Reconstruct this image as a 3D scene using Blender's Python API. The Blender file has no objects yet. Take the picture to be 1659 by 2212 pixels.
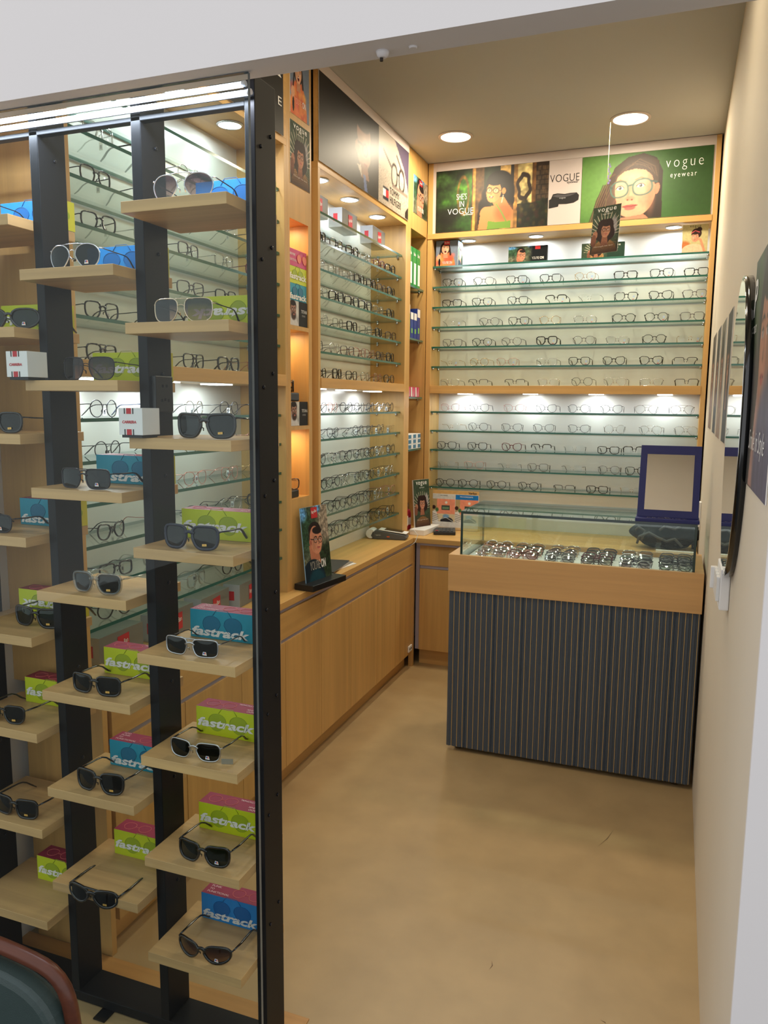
import bpy, math, random
import numpy as np
from mathutils import Matrix, Vector
PI = math.pi
random.seed(7)
rng = np.random.RandomState(5)
S = bpy.context.scene
COL = S.collection

# ------------------------------------------------------------------ camera
CZ = 1.55
YAW, PITCH, ROLL, FPX = -0.35849396, 0.1392165, -0.00871949, 1682.59
def _cam_axes():
    cy, sy, cp, sp = math.cos(YAW), math.sin(YAW), math.cos(PITCH), math.sin(PITCH)
    fwd = Vector((sy*cp, cy*cp, -sp)); right = Vector((cy, -sy, 0)); down = fwd.cross(right)
    cr, sr = math.cos(ROLL), math.sin(ROLL)
    return cr*right + sr*down, -sr*right + cr*down, fwd
RT, DN, FW = _cam_axes()
cd = bpy.data.cameras.new('camera'); cam = bpy.data.objects.new('camera', cd); COL.objects.link(cam)
up = -DN; bk = -FW
cam.matrix_world = Matrix(((RT.x, up.x, bk.x, 0), (RT.y, up.y, bk.y, 0), (RT.z, up.z, bk.z, CZ), (0, 0, 0, 1)))
cd.sensor_fit = 'HORIZONTAL'; cd.sensor_width = 36.0; cd.lens = FPX/1659*36.0
cd.clip_start = 0.02; cd.clip_end = 60
S.camera = cam

def at(u, v, ax, val):
    """world point seen at photo pixel (u, v) on the plane axis ax = val"""
    d = RT*((u-829.5)/FPX) + DN*((v-1106)/FPX) + FW
    o = CZ if ax == 2 else 0.0
    p = d*((val-o)/d[ax])
    return (p.x, p.y, p.z+CZ)

# ------------------------------------------------------------------ light and exposure
EXPOSURE = 0.40
WORLD = 0.86
K_CEIL, K_SPOT, K_PANEL, K_TUBE = 10.0, 1.1, 0.6, 3.2
WARM = (1.0, 0.85, 0.62); COOL = (0.86, 0.95, 1.0)
w = bpy.data.worlds.new('world'); S.world = w; w.use_nodes = True
bg = w.node_tree.nodes['Background']; bg.inputs[0].default_value = (0.97, 0.975, 1.0, 1); bg.inputs[1].default_value = WORLD
vs = S.view_settings
vs.view_transform = 'Standard'; vs.look = 'None'; vs.exposure = EXPOSURE; vs.gamma = 1.0; vs.use_curve_mapping = False
try:
    S.cycles.transparent_max_bounces = 40
    S.cycles.max_bounces = 8
    S.cycles.glossy_bounces = 4
    S.cycles.caustics_reflective = False; S.cycles.caustics_refractive = False
    S.cycles.sample_clamp_indirect = 4.0
    S.cycles.use_denoising = True
except Exception: pass

# ------------------------------------------------------------------ helpers
def lin(c):
    return tuple(((x/255.0)/12.92 if x/255.0 <= .04045 else ((x/255.0+.055)/1.055)**2.4) for x in c)
MATS = {}
def mat(name, rgb=(200,200,200), rough=.5, metal=0, spec=.5, emit=None, estr=0, coat=0, noise=0, nscale=20, bump=0, bscale=60, nstretch=(1,1,1)):
    if name in MATS: return MATS[name]
    m = bpy.data.materials.new(name); m.use_nodes = True; N = m.node_tree.nodes; L = m.node_tree.links
    b = N['Principled BSDF']; c = lin(rgb)
    b.inputs['Base Color'].default_value = (*c, 1); b.inputs['Roughness'].default_value = rough
    b.inputs['Metallic'].default_value = metal; b.inputs['Specular IOR Level'].default_value = spec
    if coat: b.inputs['Coat Weight'].default_value = coat; b.inputs['Coat Roughness'].default_value = .12
    if emit:
        b.inputs['Emission Color'].default_value = (*emit, 1); b.inputs['Emission Strength'].default_value = estr
    tc = N.new('ShaderNodeTexCoord'); mp = N.new('ShaderNodeMapping'); mp.inputs['Scale'].default_value = nstretch
    L.new(tc.outputs['Object'], mp.inputs[0])
    n = N.new('ShaderNodeTexNoise'); n.inputs['Scale'].default_value = nscale; n.inputs['Detail'].default_value = 3
    L.new(mp.outputs[0], n.inputs['Vector'])
    r = N.new('ShaderNodeMix'); r.data_type = 'RGBA'
    k = noise or .02
    r.inputs['A'].default_value = (*[max(0, x*(1-k)) for x in c], 1); r.inputs['B'].default_value = (*[min(1, x*(1+k)) for x in c], 1)
    L.new(n.outputs['Fac'], r.inputs['Factor']); L.new(r.outputs['Result'], b.inputs['Base Color'])
    if bump:
        n2 = N.new('ShaderNodeTexNoise'); n2.inputs['Scale'].default_value = bscale; n2.inputs['Detail'].default_value = 4
        L.new(tc.outputs['Object'], n2.inputs['Vector'])
        bp = N.new('ShaderNodeBump'); bp.inputs['Strength'].default_value = bump; bp.inputs['Distance'].default_value = .002
        L.new(n2.outputs['Fac'], bp.inputs['Height']); L.new(bp.outputs[0], b.inputs['Normal'])
    MATS[name] = m; return m

def wood(name, rgb, axis, dark=.80, rough=.42, scale=1.0, contrast=1.0):
    """oak laminate, the grain running along the given axis"""
    if name in MATS: return MATS[name]
    m = bpy.data.materials.new(name); m.use_nodes = True; N = m.node_tree.nodes; L = m.node_tree.links
    b = N['Principled BSDF']; b.inputs['Roughness'].default_value = rough; b.inputs['Specular IOR Level'].default_value = .4
    tc = N.new('ShaderNodeTexCoord'); mp = N.new('ShaderNodeMapping')
    s = [34*scale]*3; s[axis] = 1.3*scale; mp.inputs['Scale'].default_value = s
    oi = N.new('ShaderNodeObjectInfo'); ml = N.new('ShaderNodeMath'); ml.operation = 'MULTIPLY'; ml.inputs[1].default_value = 40
    L.new(oi.outputs['Random'], ml.inputs[0]); L.new(ml.outputs[0], mp.inputs['Location'])
    L.new(tc.outputs['Object'], mp.inputs[0])
    n = N.new('ShaderNodeTexNoise'); n.inputs['Scale'].default_value = 1.0; n.inputs['Detail'].default_value = 6; n.inputs['Roughness'].default_value = .62; n.inputs['Distortion'].default_value = .4
    L.new(mp.outputs[0], n.inputs['Vector'])
    mp2 = N.new('ShaderNodeMapping'); s2 = [7*scale]*3; s2[axis] = .5*scale; mp2.inputs['Scale'].default_value = s2
    L.new(tc.outputs['Object'], mp2.inputs[0]); L.new(ml.outputs[0], mp2.inputs['Location'])
    n2 = N.new('ShaderNodeTexNoise'); n2.inputs['Scale'].default_value = 1.0; n2.inputs['Detail'].default_value = 3
    L.new(mp2.outputs[0], n2.inputs['Vector'])
    ad = N.new('ShaderNodeMath'); ad.operation = 'ADD'; L.new(n.outputs['Fac'], ad.inputs[0]); L.new(n2.outputs['Fac'], ad.inputs[1])
    cr = N.new('ShaderNodeValToRGB'); e = cr.color_ramp.elements
    c = lin(rgb); e[0].position = .36; e[1].position = .62
    e[0].color = (*[x*(1-(1-dark)*contrast) for x in c], 1); e[1].color = (*[min(1, x*(1+.07*contrast)) for x in c], 1)
    hf = N.new('ShaderNodeMath'); hf.operation = 'MULTIPLY'; hf.inputs[1].default_value = .5
    L.new(ad.outputs[0], hf.inputs[0]); L.new(hf.outputs[0], cr.inputs[0]); L.new(cr.outputs[0], b.inputs['Base Color'])
    bp = N.new('ShaderNodeBump'); bp.inputs['Strength'].default_value = .06; bp.inputs['Distance'].default_value = .001
    L.new(n.outputs['Fac'], bp.inputs['Height']); L.new(bp.outputs[0], b.inputs['Normal'])
    MATS[name] = m; return m

def clear(name, tint=(255,255,255), refl=1.0, rough=.01, ior=1.5, grad=None):
    """thin transparent sheet: tinted see-through plus Fresnel reflection"""
    if name in MATS: return MATS[name]
    m = bpy.data.materials.new(name); m.use_nodes = True; N = m.node_tree.nodes; L = m.node_tree.links
    N.remove(N['Principled BSDF']); out = N['Material Output']
    t = N.new('ShaderNodeBsdfTransparent'); t.inputs[0].default_value = (*lin(tint), 1)
    g = N.new('ShaderNodeBsdfGlossy'); g.inputs['Roughness'].default_value = rough; g.inputs[0].default_value = (.95, 1, 1, 1)
    f = N.new('ShaderNodeLayerWeight'); f.inputs['Blend'].default_value = .5
    pw_ = N.new('ShaderNodeMath'); pw_.operation = 'POWER'; pw_.inputs[1].default_value = 5; L.new(f.outputs['Facing'], pw_.inputs[0])
    f0 = ((ior-1)/(ior+1))**2
    ml = N.new('ShaderNodeMath'); ml.operation = 'MULTIPLY_ADD'; ml.inputs[1].default_value = (1-f0)*min(refl, 1.2); ml.inputs[2].default_value = f0*refl; ml.use_clamp = True
    L.new(pw_.outputs[0], ml.inputs[0])
    x = N.new('ShaderNodeMixShader'); L.new(ml.outputs[0], x.inputs[0])
    L.new(t.outputs[0], x.inputs[1]); L.new(g.outputs[0], x.inputs[2]); L.new(x.outputs[0], out.inputs[0])
    if grad:
        tc = N.new('ShaderNodeTexCoord'); sp = N.new('ShaderNodeSeparateXYZ'); L.new(tc.outputs['Generated'], sp.inputs[0])
        cr = N.new('ShaderNodeValToRGB'); cr.color_ramp.elements[0].color = (*lin(grad[0]), 1); cr.color_ramp.elements[1].color = (*lin(grad[1]), 1)
        cr.color_ramp.elements[0].position = .15; cr.color_ramp.elements[1].position = .8
        L.new(sp.outputs['Z'], cr.inputs[0]); L.new(cr.outputs[0], t.inputs[0])
    MATS[name] = m; return m

def attr_mat(name='printed_surface', rough=.4, coat=.1, spec=.4):
    if name in MATS: return MATS[name]
    m = bpy.data.materials.new(name); m.use_nodes = True; N = m.node_tree.nodes; L = m.node_tree.links
    b = N['Principled BSDF']; a = N.new('ShaderNodeAttribute'); a.attribute_name = 'ink'
    L.new(a.outputs['Color'], b.inputs['Base Color']); b.inputs['Roughness'].default_value = rough; b.inputs['Specular IOR Level'].default_value = spec
    b.inputs['Coat Weight'].default_value = coat; b.inputs['Coat Roughness'].default_value = .2
    MATS[name] = m; return m

class MB:
    def __init__(s): s.v = []; s.f = []; s.m = []; s.sm = []
    def add(s, vs, fs, m=0, smooth=False):
        o = len(s.v); s.v += [tuple(p) for p in vs]
        for f in fs: s.f.append(tuple(i+o for i in f)); s.m.append(m); s.sm.append(smooth)
        return s
    def box(s, x0, x1, y0, y1, z0, z1, m=0, ms=None):
        # ms: per-face materials in the order bottom, top, front(-y), back, left, right
        vs = [(x0,y0,z0),(x1,y0,z0),(x1,y1,z0),(x0,y1,z0),(x0,y0,z1),(x1,y0,z1),(x1,y1,z1),(x0,y1,z1)]
        fs = [(0,3,2,1),(4,5,6,7),(0,1,5,4),(2,3,7,6),(0,4,7,3),(1,2,6,5)]
        o = len(s.v); s.v += vs
        for k, f in enumerate(fs): s.f.append(tuple(i+o for i in f)); s.m.append(ms[k] if ms else m); s.sm.append(False)
        return s
    def tube(s, pts, r, n=8, m=0, closed=False, sx=1.0, cap=True, flat=None):
        """tube along pts; r a number or list; flat=(w,d): rectangular-ish section half sizes, d along +y"""
        P = [Vector(p) for p in pts]; K = len(P); rs = r if isinstance(r, (list, tuple)) else [r]*K
        o = len(s.v); prev = None
        for i in range(K):
            if closed: t = (P[(i+1) % K]-P[i-1])
            else: t = P[min(i+1, K-1)]-P[max(i-1, 0)]
            t.normalize()
            if flat:
                a = t.cross(Vector((0,1,0)))
                if a.length < 1e-5: a = Vector((0,0,1))
                a.normalize(); b = Vector((0,1,0))
            else:
                ref = prev if prev is not None else (Vector((0,0,1)) if abs(t.z) < .9 else Vector((1,0,0)))
                a = (ref - t*ref.dot(t)).normalized(); b = t.cross(a); prev = a
            for k in range(n):
                q = 2*PI*(k+.5)/n; cx, sy = math.cos(q), math.sin(q)
                if flat:
                    if n == 4: cx *= 1.414; sy *= 1.414
                    off = a*(cx*flat[0]*rs[i]) + b*(sy*flat[1])
                else: off = (a*cx*sx + b*sy)*rs[i]
                s.v.append(tuple(P[i]+off))
        R = K if closed else K-1
        for i in range(R):
            for k in range(n):
                a0 = o+i*n+k; a1 = o+i*n+(k+1) % n; b0 = o+((i+1) % K)*n+k; b1 = o+((i+1) % K)*n+(k+1) % n
                s.f.append((a0, a1, b1, b0)); s.m.append(m); s.sm.append(True)
        if not closed and cap:
            s.f.append(tuple(o+k for k in range(n))[::-1]); s.m.append(m); s.sm.append(False)
            s.f.append(tuple(o+(K-1)*n+k for k in range(n))); s.m.append(m); s.sm.append(False)
        return s
    def lathe(s, prof, n=24, m=0, c=(0,0,0), cap=True):
        o = len(s.v)
        for r, z in prof:
            for k in range(n): s.v.append((c[0]+r*math.cos(2*PI*k/n), c[1]+r*math.sin(2*PI*k/n), c[2]+z))
        for i in range(len(prof)-1):
            for k in range(n):
                s.f.append((o+i*n+k, o+i*n+(k+1) % n, o+(i+1)*n+(k+1) % n, o+(i+1)*n+k)); s.m.append(m); s.sm.append(True)
        if cap:
            s.f.append(tuple(o+k for k in range(n))[::-1]); s.m.append(m); s.sm.append(False)
            s.f.append(tuple(o+(len(prof)-1)*n+k for k in range(n))); s.m.append(m); s.sm.append(False)
        return s
    def prism(s, pts, y0, y1, m=0):
        """polygon in the xz plane extruded from y0 to y1"""
        n = len(pts); o = len(s.v)
        s.v += [(x, y0, z) for x, z in pts] + [(x, y1, z) for x, z in pts]
        s.f.append(tuple(o+i for i in range(n))); s.f.append(tuple(o+n+i for i in range(n))[::-1]); s.m += [m, m]; s.sm += [False, False]
        for i in range(n):
            j = (i+1) % n; s.f.append((o+j, o+i, o+n+i, o+n+j)); s.m.append(m); s.sm.append(False)
        return s
    def mesh(s, name, mats):
        me = bpy.data.meshes.new(name); me.from_pydata(s.v, [], s.f)
        for q in (mats if isinstance(mats, (list, tuple)) else [mats]): me.materials.append(q)
        me.polygons.foreach_set('material_index', s.m); me.polygons.foreach_set('use_smooth', s.sm); me.update()
        return me
    def build(s, name, mats, parent=None, bevel=0, loc=None, rot=None):
        return obj(name, s.mesh(name, mats), parent, bevel, loc, rot)
def obj(name, me, parent=None, bevel=0, loc=None, rot=None):
    o = bpy.data.objects.new(name, me); COL.objects.link(o)
    if parent: o.parent = parent
    if loc: o.location = loc
    if rot: o.rotation_euler = rot
    if bevel:
        b = o.modifiers.new('bevel', 'BEVEL'); b.width = bevel; b.segments = 2; b.limit_method = 'ANGLE'; b.angle_limit = .6
    return o
def empty(name, loc=(0,0,0), rz=0):
    o = bpy.data.objects.new(name, None); COL.objects.link(o); o.location = loc; o.rotation_euler = (0, 0, rz); o.empty_display_size = .05
    return o
def tag(o, label=None, cat=None, group=None, kind=None):
    if label: o['label'] = label
    if cat: o['category'] = cat
    if group: o['group'] = group
    if kind: o['kind'] = kind
    return o
def copy_tree(o, parent=None):
    c = o.copy(); COL.objects.link(c); c.parent = parent
    for ch in o.children: copy_tree(ch, c)
    return c
def structure(name, mb, m, **k): return tag(mb.build(name, m, **k), kind='structure')
ORD = ['first','second','third','fourth','fifth','sixth','seventh','eighth','ninth','tenth','eleventh','twelfth']

TXT = {}
def text_mesh(body, shear=0, bold=0, space=1.0):
    k = (body, shear, bold, space)
    if k in TXT: return TXT[k]
    c = bpy.data.curves.new('lettering', 'FONT'); c.body = body; c.size = 1; c.shear = shear; c.offset = bold; c.space_character = space
    c.extrude = 0; c.resolution_u = 3; c.fill_mode = 'FRONT'
    o = bpy.data.objects.new('lettering', c)
    me = bpy.data.meshes.new_from_object(o)
    bpy.data.objects.remove(o); bpy.data.curves.remove(c)
    v = np.zeros(len(me.vertices)*3, 'f'); me.vertices.foreach_get('co', v); v = v.reshape(-1, 3)
    lo, hi = v.min(0), v.max(0)
    f = [tuple(p.vertices) for p in me.polygons]
    TXT[k] = (v[:, :2]-lo[:2], hi-lo, f); return TXT[k]
def lettering(parent, body, x, z, y, width, height, m, shear=0, bold=0, space=1.0, flip=False, rot=0, flipz=False):
    """flat letters lying on the plane y, lower left corner at x, z, fitted to width x height"""
    v, sz, f = text_mesh(body, shear, bold, space)
    q = v/sz[:2]
    if flip: q = 1-q
    q = q*(width, height)
    if rot:
        cr, sr = math.cos(rot), math.sin(rot); q = np.stack([q[:, 0]*cr-q[:, 1]*sr, q[:, 0]*sr+q[:, 1]*cr], 1)
    mb = MB(); mb.add([(x+a, y, z+b) for a, b in q], f)
    return mb.build('lettering', m, parent)
# ------------------------------------------------------------------ materials
OAK = (208,163,98)
WV = wood('oak_vertical_grain', OAK, 2)
WX = wood('oak_grain_across', OAK, 0)
WY = wood('oak_grain_deep', OAK, 1)
WIN = wood('oak_lining', (206,164,102), 2, dark=.86)
WSH = wood('rack_shelf_oak', (210,170,116), 0, dark=.76, scale=1.3)
WSHY = wood('rack_shelf_oak_end', (210,170,116), 1, dark=.76, scale=1.3)
WCT = wood('fascia_oak', (212,166,108), 0, dark=.86, scale=.8)
EDGE = mat('pale_edging', (232,212,176), .5)
GROOVE = mat('lilac_grey_metal_channel', (172,168,186), .35, metal=.3)
DARKGAP = mat('dark_gap', (52,44,38), .8)
WHITEP = mat('white_laminate_backing', (222,220,213), .22, noise=.05, nscale=5, coat=.3)
WALLC = mat('cream_wall_paint', (214,203,184), .75, noise=.03, nscale=3, bump=.05, bscale=90)
WALLW = mat('white_wall_paint', (224,221,220), .8, noise=.02, nscale=2, bump=.04, bscale=90)
CEILM = mat('ceiling_paint', (192,192,190), .85, noise=.02, nscale=2)
STRIPW = mat('off_white_strip', (214,200,196), .5)
FLOORM = mat('tan_vinyl_floor', (174,147,105), .42, noise=.2, nscale=6, bump=.03, bscale=200)
METAL = mat('chrome', (200,200,205), .18, metal=1)
SILVER = mat('silver_wire', (196,196,200), .25, metal=1)
GOLDW = mat('gold_wire', (206,172,120), .25, metal=1)
GUN = mat('gunmetal_wire', (62,60,64), .3, metal=.9)
BLACKM = mat('black_powder_coat', (17,18,21), .48, noise=.08, nscale=40, spec=.25)
BLK = mat('black_acetate', (12,12,14), .2, coat=.5)
TORT = mat('brown_tortoise_acetate', (58,36,28), .22, coat=.5, noise=.5, nscale=120)
GREYA = mat('grey_acetate', (104,100,102), .25, coat=.4)
REDA = mat('dark_red_acetate', (96,22,34), .22, coat=.5)
NAVYA = mat('navy_acetate', (28,34,52), .35)
ROSE = mat('rose_wire', (196,140,128), .3, metal=.7)
BLUEA = mat('blue_grey_acetate', (96,108,150), .25, coat=.4)
CLEARA = clear('clear_acetate', (226,226,224), refl=2.6, rough=.12)
PINKC = clear('pink_clear_acetate', (236,206,200), refl=2.4, rough=.12)
LENS = clear('clear_lens', (246,248,248), refl=1.0)
SHELFG = clear('shelf_glass', (249,253,251), refl=1.0)
PANEG = clear('front_pane_glass', (246,250,249), refl=.32)
CASEG = clear('case_glass', (247,253,251), refl=1.2)
GEDGE = mat('green_glass_edge', (44,98,86), .15, spec=.6, coat=.3)
GEDGED = mat('dark_green_glass_edge', (22,50,42), .12, spec=.6, coat=.5)
GEDGEW = mat('dark_slate_glass_edge', (84,100,108), .1, spec=.6, coat=.5)
DARKL = clear('black_sun_lens', (34,36,38), refl=1.0)
DARKL2 = clear('green_black_sun_lens', (34,44,38), refl=1.0)
BROWNL = clear('brown_sun_lens', (92,74,74), refl=1.0, grad=((150,128,124),(60,46,50)))
PURPL = clear('purple_gradient_lens', (120,80,90), refl=1.5, grad=((196,158,158),(74,44,56)))
GREYGR = clear('grey_gradient_lens', (120,80,90), refl=1.5, grad=((190,160,150),(56,54,66)))
WHITE = mat('white_card', (236,234,232), .5)
INK = mat('black_ink', (22,22,24), .5)
WINK = mat('white_ink', (238,238,236), .5)
REDI = mat('red_ink', (196,34,44), .5)
TAGM = mat('paper_price_tag', (228,228,224), .6)
GOLDS = mat('gold_sticker', (226,184,96), .35, metal=.3)
LIME = mat('lime_card', (200,214,32), .45, noise=.06, nscale=8)
LIMED = mat('lime_print', (158,178,30), .45)
AQUA = mat('teal_card', (30,148,176), .45, noise=.10, nscale=90, nstretch=(1,1,.2))
AQUAD = mat('teal_print', (18,110,146), .45)
SKYB = mat('blue_card', (34,138,216), .45, noise=.10, nscale=90, nstretch=(1,1,.2))
SKYBD = mat('blue_print', (20,104,176), .45)
MAROON = mat('maroon_card', (158,40,78), .45, noise=.12, nscale=30)
MAROOND = mat('pink_print', (226,120,120), .5)
YELC = mat('yellow_card', (212,206,50), .5)
GREYC = mat('grey_card', (122,120,114), .55, noise=.03)
GREYL = mat('pale_grey_card', (176,178,184), .5)
LAMP_W = mat('warm_lamp_face', (255,244,224), .5, emit=(1,.93,.74), estr=7)
LAMP_C = mat('cool_lamp_face', (240,248,255), .5, emit=(.92,.97,1), estr=9)
TUBEM = mat('led_tube_face', (240,245,255), .5, emit=(.80,.86,1), estr=3.2)
PRINT = attr_mat('printed_card', .6, .0, .2)
PRINTM = attr_mat('printed_vinyl', .5, .0)
PRINTG = attr_mat('glossy_printed_vinyl', .46, .0, .22)

# ------------------------------------------------------------------ printed pictures, painted point by point
class Art:
    def __init__(s, W, H, n, col):
        s.W, s.H = W, H; s.nx = n; s.ny = max(2, int(round(n*H/W)))
        s.X, s.Y = np.meshgrid(np.linspace(0, 1, s.nx), np.linspace(0, H/W, s.ny))
        s.I = np.zeros((s.ny, s.nx, 3)) + np.array(col, float)
        s.h = H/W
    def mix(s, a, col):
        a = np.clip(a, 0, 1)[..., None]; s.I = s.I*(1-a)+np.array(col, float)*a; return s
    def ell(s, cx, cy, rx, ry, col, ang=0, soft=.06, al=1):
        c, n = math.cos(ang), math.sin(ang); dx, dy = s.X-cx, s.Y-cy
        d = np.sqrt(((dx*c+dy*n)/rx)**2+((-dx*n+dy*c)/ry)**2)
        return s.mix(al*np.clip((1-d)/soft+.5, 0, 1), col)
    def ring(s, cx, cy, rx, ry, w, col, ang=0, p=2.0):
        c, n = math.cos(ang), math.sin(ang); dx, dy = s.X-cx, s.Y-cy
        d = (np.abs((dx*c+dy*n)/rx)**p+np.abs((-dx*n+dy*c)/ry)**p)**(1/p)
        return s.mix(np.clip((w-np.abs(d-1)*min(rx, ry))/w*1.6, 0, 1), col)
    def poly(s, pts, col, al=1):
        m = np.zeros(s.X.shape, bool); n = len(pts)
        for i in range(n):
            x0, y0 = pts[i]; x1, y1 = pts[(i+1) % n]
            if y0 == y1: continue
            m ^= ((s.Y < y0) != (s.Y < y1)) & (s.X < (x1-x0)*(s.Y-y0)/(y1-y0)+x0)
        return s.mix(m*float(al), col)
    def line(s, pts, w, col, al=1):
        a = np.zeros(s.X.shape)
        for (x0, y0), (x1, y1) in zip(pts[:-1], pts[1:]):
            dx, dy = x1-x0, y1-y0; t = np.clip(((s.X-x0)*dx+(s.Y-y0)*dy)/(dx*dx+dy*dy+1e-12), 0, 1)
            d = np.hypot(s.X-x0-t*dx, s.Y-y0-t*dy); a = np.maximum(a, np.clip((w-d)/w*2, 0, 1))
        return s.mix(a*al, col)
    def rect(s, x0, y0, x1, y1, col, al=1):
        return s.mix(((s.X >= x0) & (s.X <= x1) & (s.Y >= y0) & (s.Y <= y1))*float(al), col)
    def noise(s, amp, k, kx=None):
        a = max(2, int(k*s.h)+2); b = (kx or k)+2; g = rng.rand(a, b)
        yy = np.linspace(0, a-1.001, s.ny); xx = np.linspace(0, b-1.001, s.nx)
        yi, xi = yy.astype(int), xx.astype(int); fy, fx = (yy-yi)[:, None], (xx-xi)[None]
        q = (g[yi][:, xi]*(1-fy)*(1-fx)+g[yi+1][:, xi]*fy*(1-fx)+g[yi][:, xi+1]*(1-fy)*fx+g[yi+1][:, xi+1]*fy*fx)
        s.I = s.I*(1+amp*(q-.5)[..., None]*2); return s
    def glasses(s, cx, cy, w, col, ang=0, p=2.6, t=.05, lens=None, squash=1.0):
        c, n = math.cos(ang), math.sin(ang)
        for k, sq in ((-1, squash), (1, 1.0)):
            x, y = cx+k*w*.27*c, cy+k*w*.27*n
            if lens: s.ell(x, y, w*.21*sq, w*.17, lens, ang, al=.45)
            s.ring(x, y, w*.22*sq, w*.18, w*t*.5, col, ang, p)
        s.line([(cx-.07*w*c, cy-.07*w*n-.03*w), (cx+.07*w*c, cy+.07*w*n-.03*w)], w*t*.5, col)
        return s
    def face(s, cx, cy, r, skin, hair, yaw=0, ang=0, mouth='calm', specs=(30,26,28), lens=None, sunny=None):
        """cx, cy centre of the face, r half its height"""
        sk = np.array(skin, float); c, n = math.cos(ang), math.sin(ang)
        def q(x, y): return cx+r*(x*c-y*n), cy+r*(x*n+y*c)
        x, y = q(0, 0); s.ell(x, y, r*.74, r*.98, sk, ang, .04)
        x, y = q(yaw*.1, .5); s.ell(x, y, r*.55, r*.52, sk, ang, .05)
        x, y = q(-.42*np.sign(yaw or 1), .15); s.ell(x, y, r*.26, r*.62, sk*.84, ang, .9, .6)
        x, y = q(.3*np.sign(yaw or 1), .25); s.ell(x, y, r*.24, r*.2, np.minimum(sk*1.1+6, 255), ang, .9, .6)
        x, y = q(0, -.86); s.ell(x, y, r*.64, r*.30, hair, ang, .12)
        for k in (-1, 1):
            ex = k*.32+yaw*.22
            x, y = q(ex, -.12); s.ell(x, y, r*.13, r*.065, (238,232,228), ang, .2); s.ell(x, y, r*.065, r*.07, (64,60,62), ang, .2); s.ell(x, y, r*.03, r*.03, (10,10,12), ang, .3)
            s.line([q(ex-.15, -.17), q(ex, -.21), q(ex+.15, -.16)], r*.022, sk*.35)
            s.line([q(ex-.18, -.32), q(ex, -.38), q(ex+.18, -.33)], r*.04, np.array(hair)*.8+sk*.1)
        x, y = q(yaw*.42, .2); s.ell(x, y, r*.12, r*.1, sk*.86, ang, .8, .8)
        s.line([q(yaw*.3+.05, -.1), q(yaw*.45+.09, .2)], r*.03, sk*.86, .7)
        for k in (-1, 1): x, y = q(yaw*.42+k*.06, .25); s.ell(x, y, r*.03, r*.02, sk*.5, ang, .3)
        mx = yaw*.34
        if mouth == 'smile':
            s.poly([q(mx-.26, .42), q(mx, .47), q(mx+.26, .40), q(mx+.12, .60), q(mx-.1, .61)], (176,52,52)); s.poly([q(mx-.2, .45), q(mx, .49), q(mx+.2, .43), q(mx+.08, .54), q(mx-.08, .55)], (242,238,232))
        elif mouth == 'open':
            x, y = q(mx, .52); s.ell(x, y, r*.22, r*.26, (150,44,44), ang); s.ell(x, y+.0*r, r*.15, r*.19, (60,14,18), ang); s.rect(x-r*.13, y-r*.2, x+r*.13, y-r*.11, (240,236,230))
        else:
            x, y = q(mx, .50); s.ell(x, y, r*.22, r*.06, (176,90,84), ang, .15); x, y = q(mx, .55); s.ell(x, y, r*.17, r*.07, (196,106,100), ang, .3); s.line([q(mx-.22, .5), q(mx, .515), q(mx+.22, .49)], r*.012, (110,50,48))
        if specs is not None:
            x, y = q(yaw*.22, -.1); s.glasses(x, y, r*1.25, specs, ang, 2.5, .06, lens, 1-abs(yaw)*.3)
            if yaw: s.line([q(yaw*.22-np.sign(yaw)*.62, -.14), q(-np.sign(yaw)*.86, -.1)], r*.03, specs)
        return s
def sheet(name, art, parent=None, loc=None, rz=0, thick=.002, edge=(236,234,230), m=None, label=None, cat=None, group=None, tilt=0, bend=0):
    """a printed board: front (facing -y) carries the picture, local x 0..W, z 0..H"""
    W, H, nx, ny = art.W, art.H, art.nx, art.ny
    X, Z = np.meshgrid(np.linspace(0, W, nx), np.linspace(H, 0, ny)); Yf = bend*np.sin(PI*X/W)**2
    front = np.stack([X, Yf, Z], -1).reshape(-1, 3)
    i = np.arange(nx*ny).reshape(ny, nx); q = np.stack([i[1:, :-1], i[1:, 1:], i[:-1, 1:], i[:-1, :-1]], -1).reshape(-1, 4)
    k = nx*ny; xs = [0, W, W, 0]; zs = [0, 0, H, H]
    e = np.array([(x, 0, z) for x, z in zip(xs, zs)]+[(x, thick, z) for x, z in zip(xs, zs)])
    ef = [(k+5, k+4, k+7, k+6)]+[(k+(a+1) % 4, k+a, k+4+a, k+4+(a+1) % 4) for a in range(4)]
    V = np.concatenate([front, e]); F = [tuple(int(z) for z in r) for r in q]+ef
    me = bpy.data.meshes.new(name); me.from_pydata(V.tolist(), [], F)
    I_ = np.clip(art.I, 0, 255); I_ = 255*(I_/255)**1.35*.90 if m is PRINTM else I_
    c = np.concatenate([I_.reshape(-1, 3), np.zeros((8, 3))+np.array(edge)])/255.0
    c = np.where(c <= .04045, c/12.92, ((c+.055)/1.055)**2.4); c = np.concatenate([c, np.ones((len(c), 1))], 1).astype('f')
    at_ = me.color_attributes.new('ink', 'FLOAT_COLOR', 'POINT'); at_.data.foreach_set('color', c.ravel())
    me.materials.append(m or PRINT)
    o = obj(name, me, parent, 0, loc, (tilt, 0, rz))
    return tag(o, label, cat, group)

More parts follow.
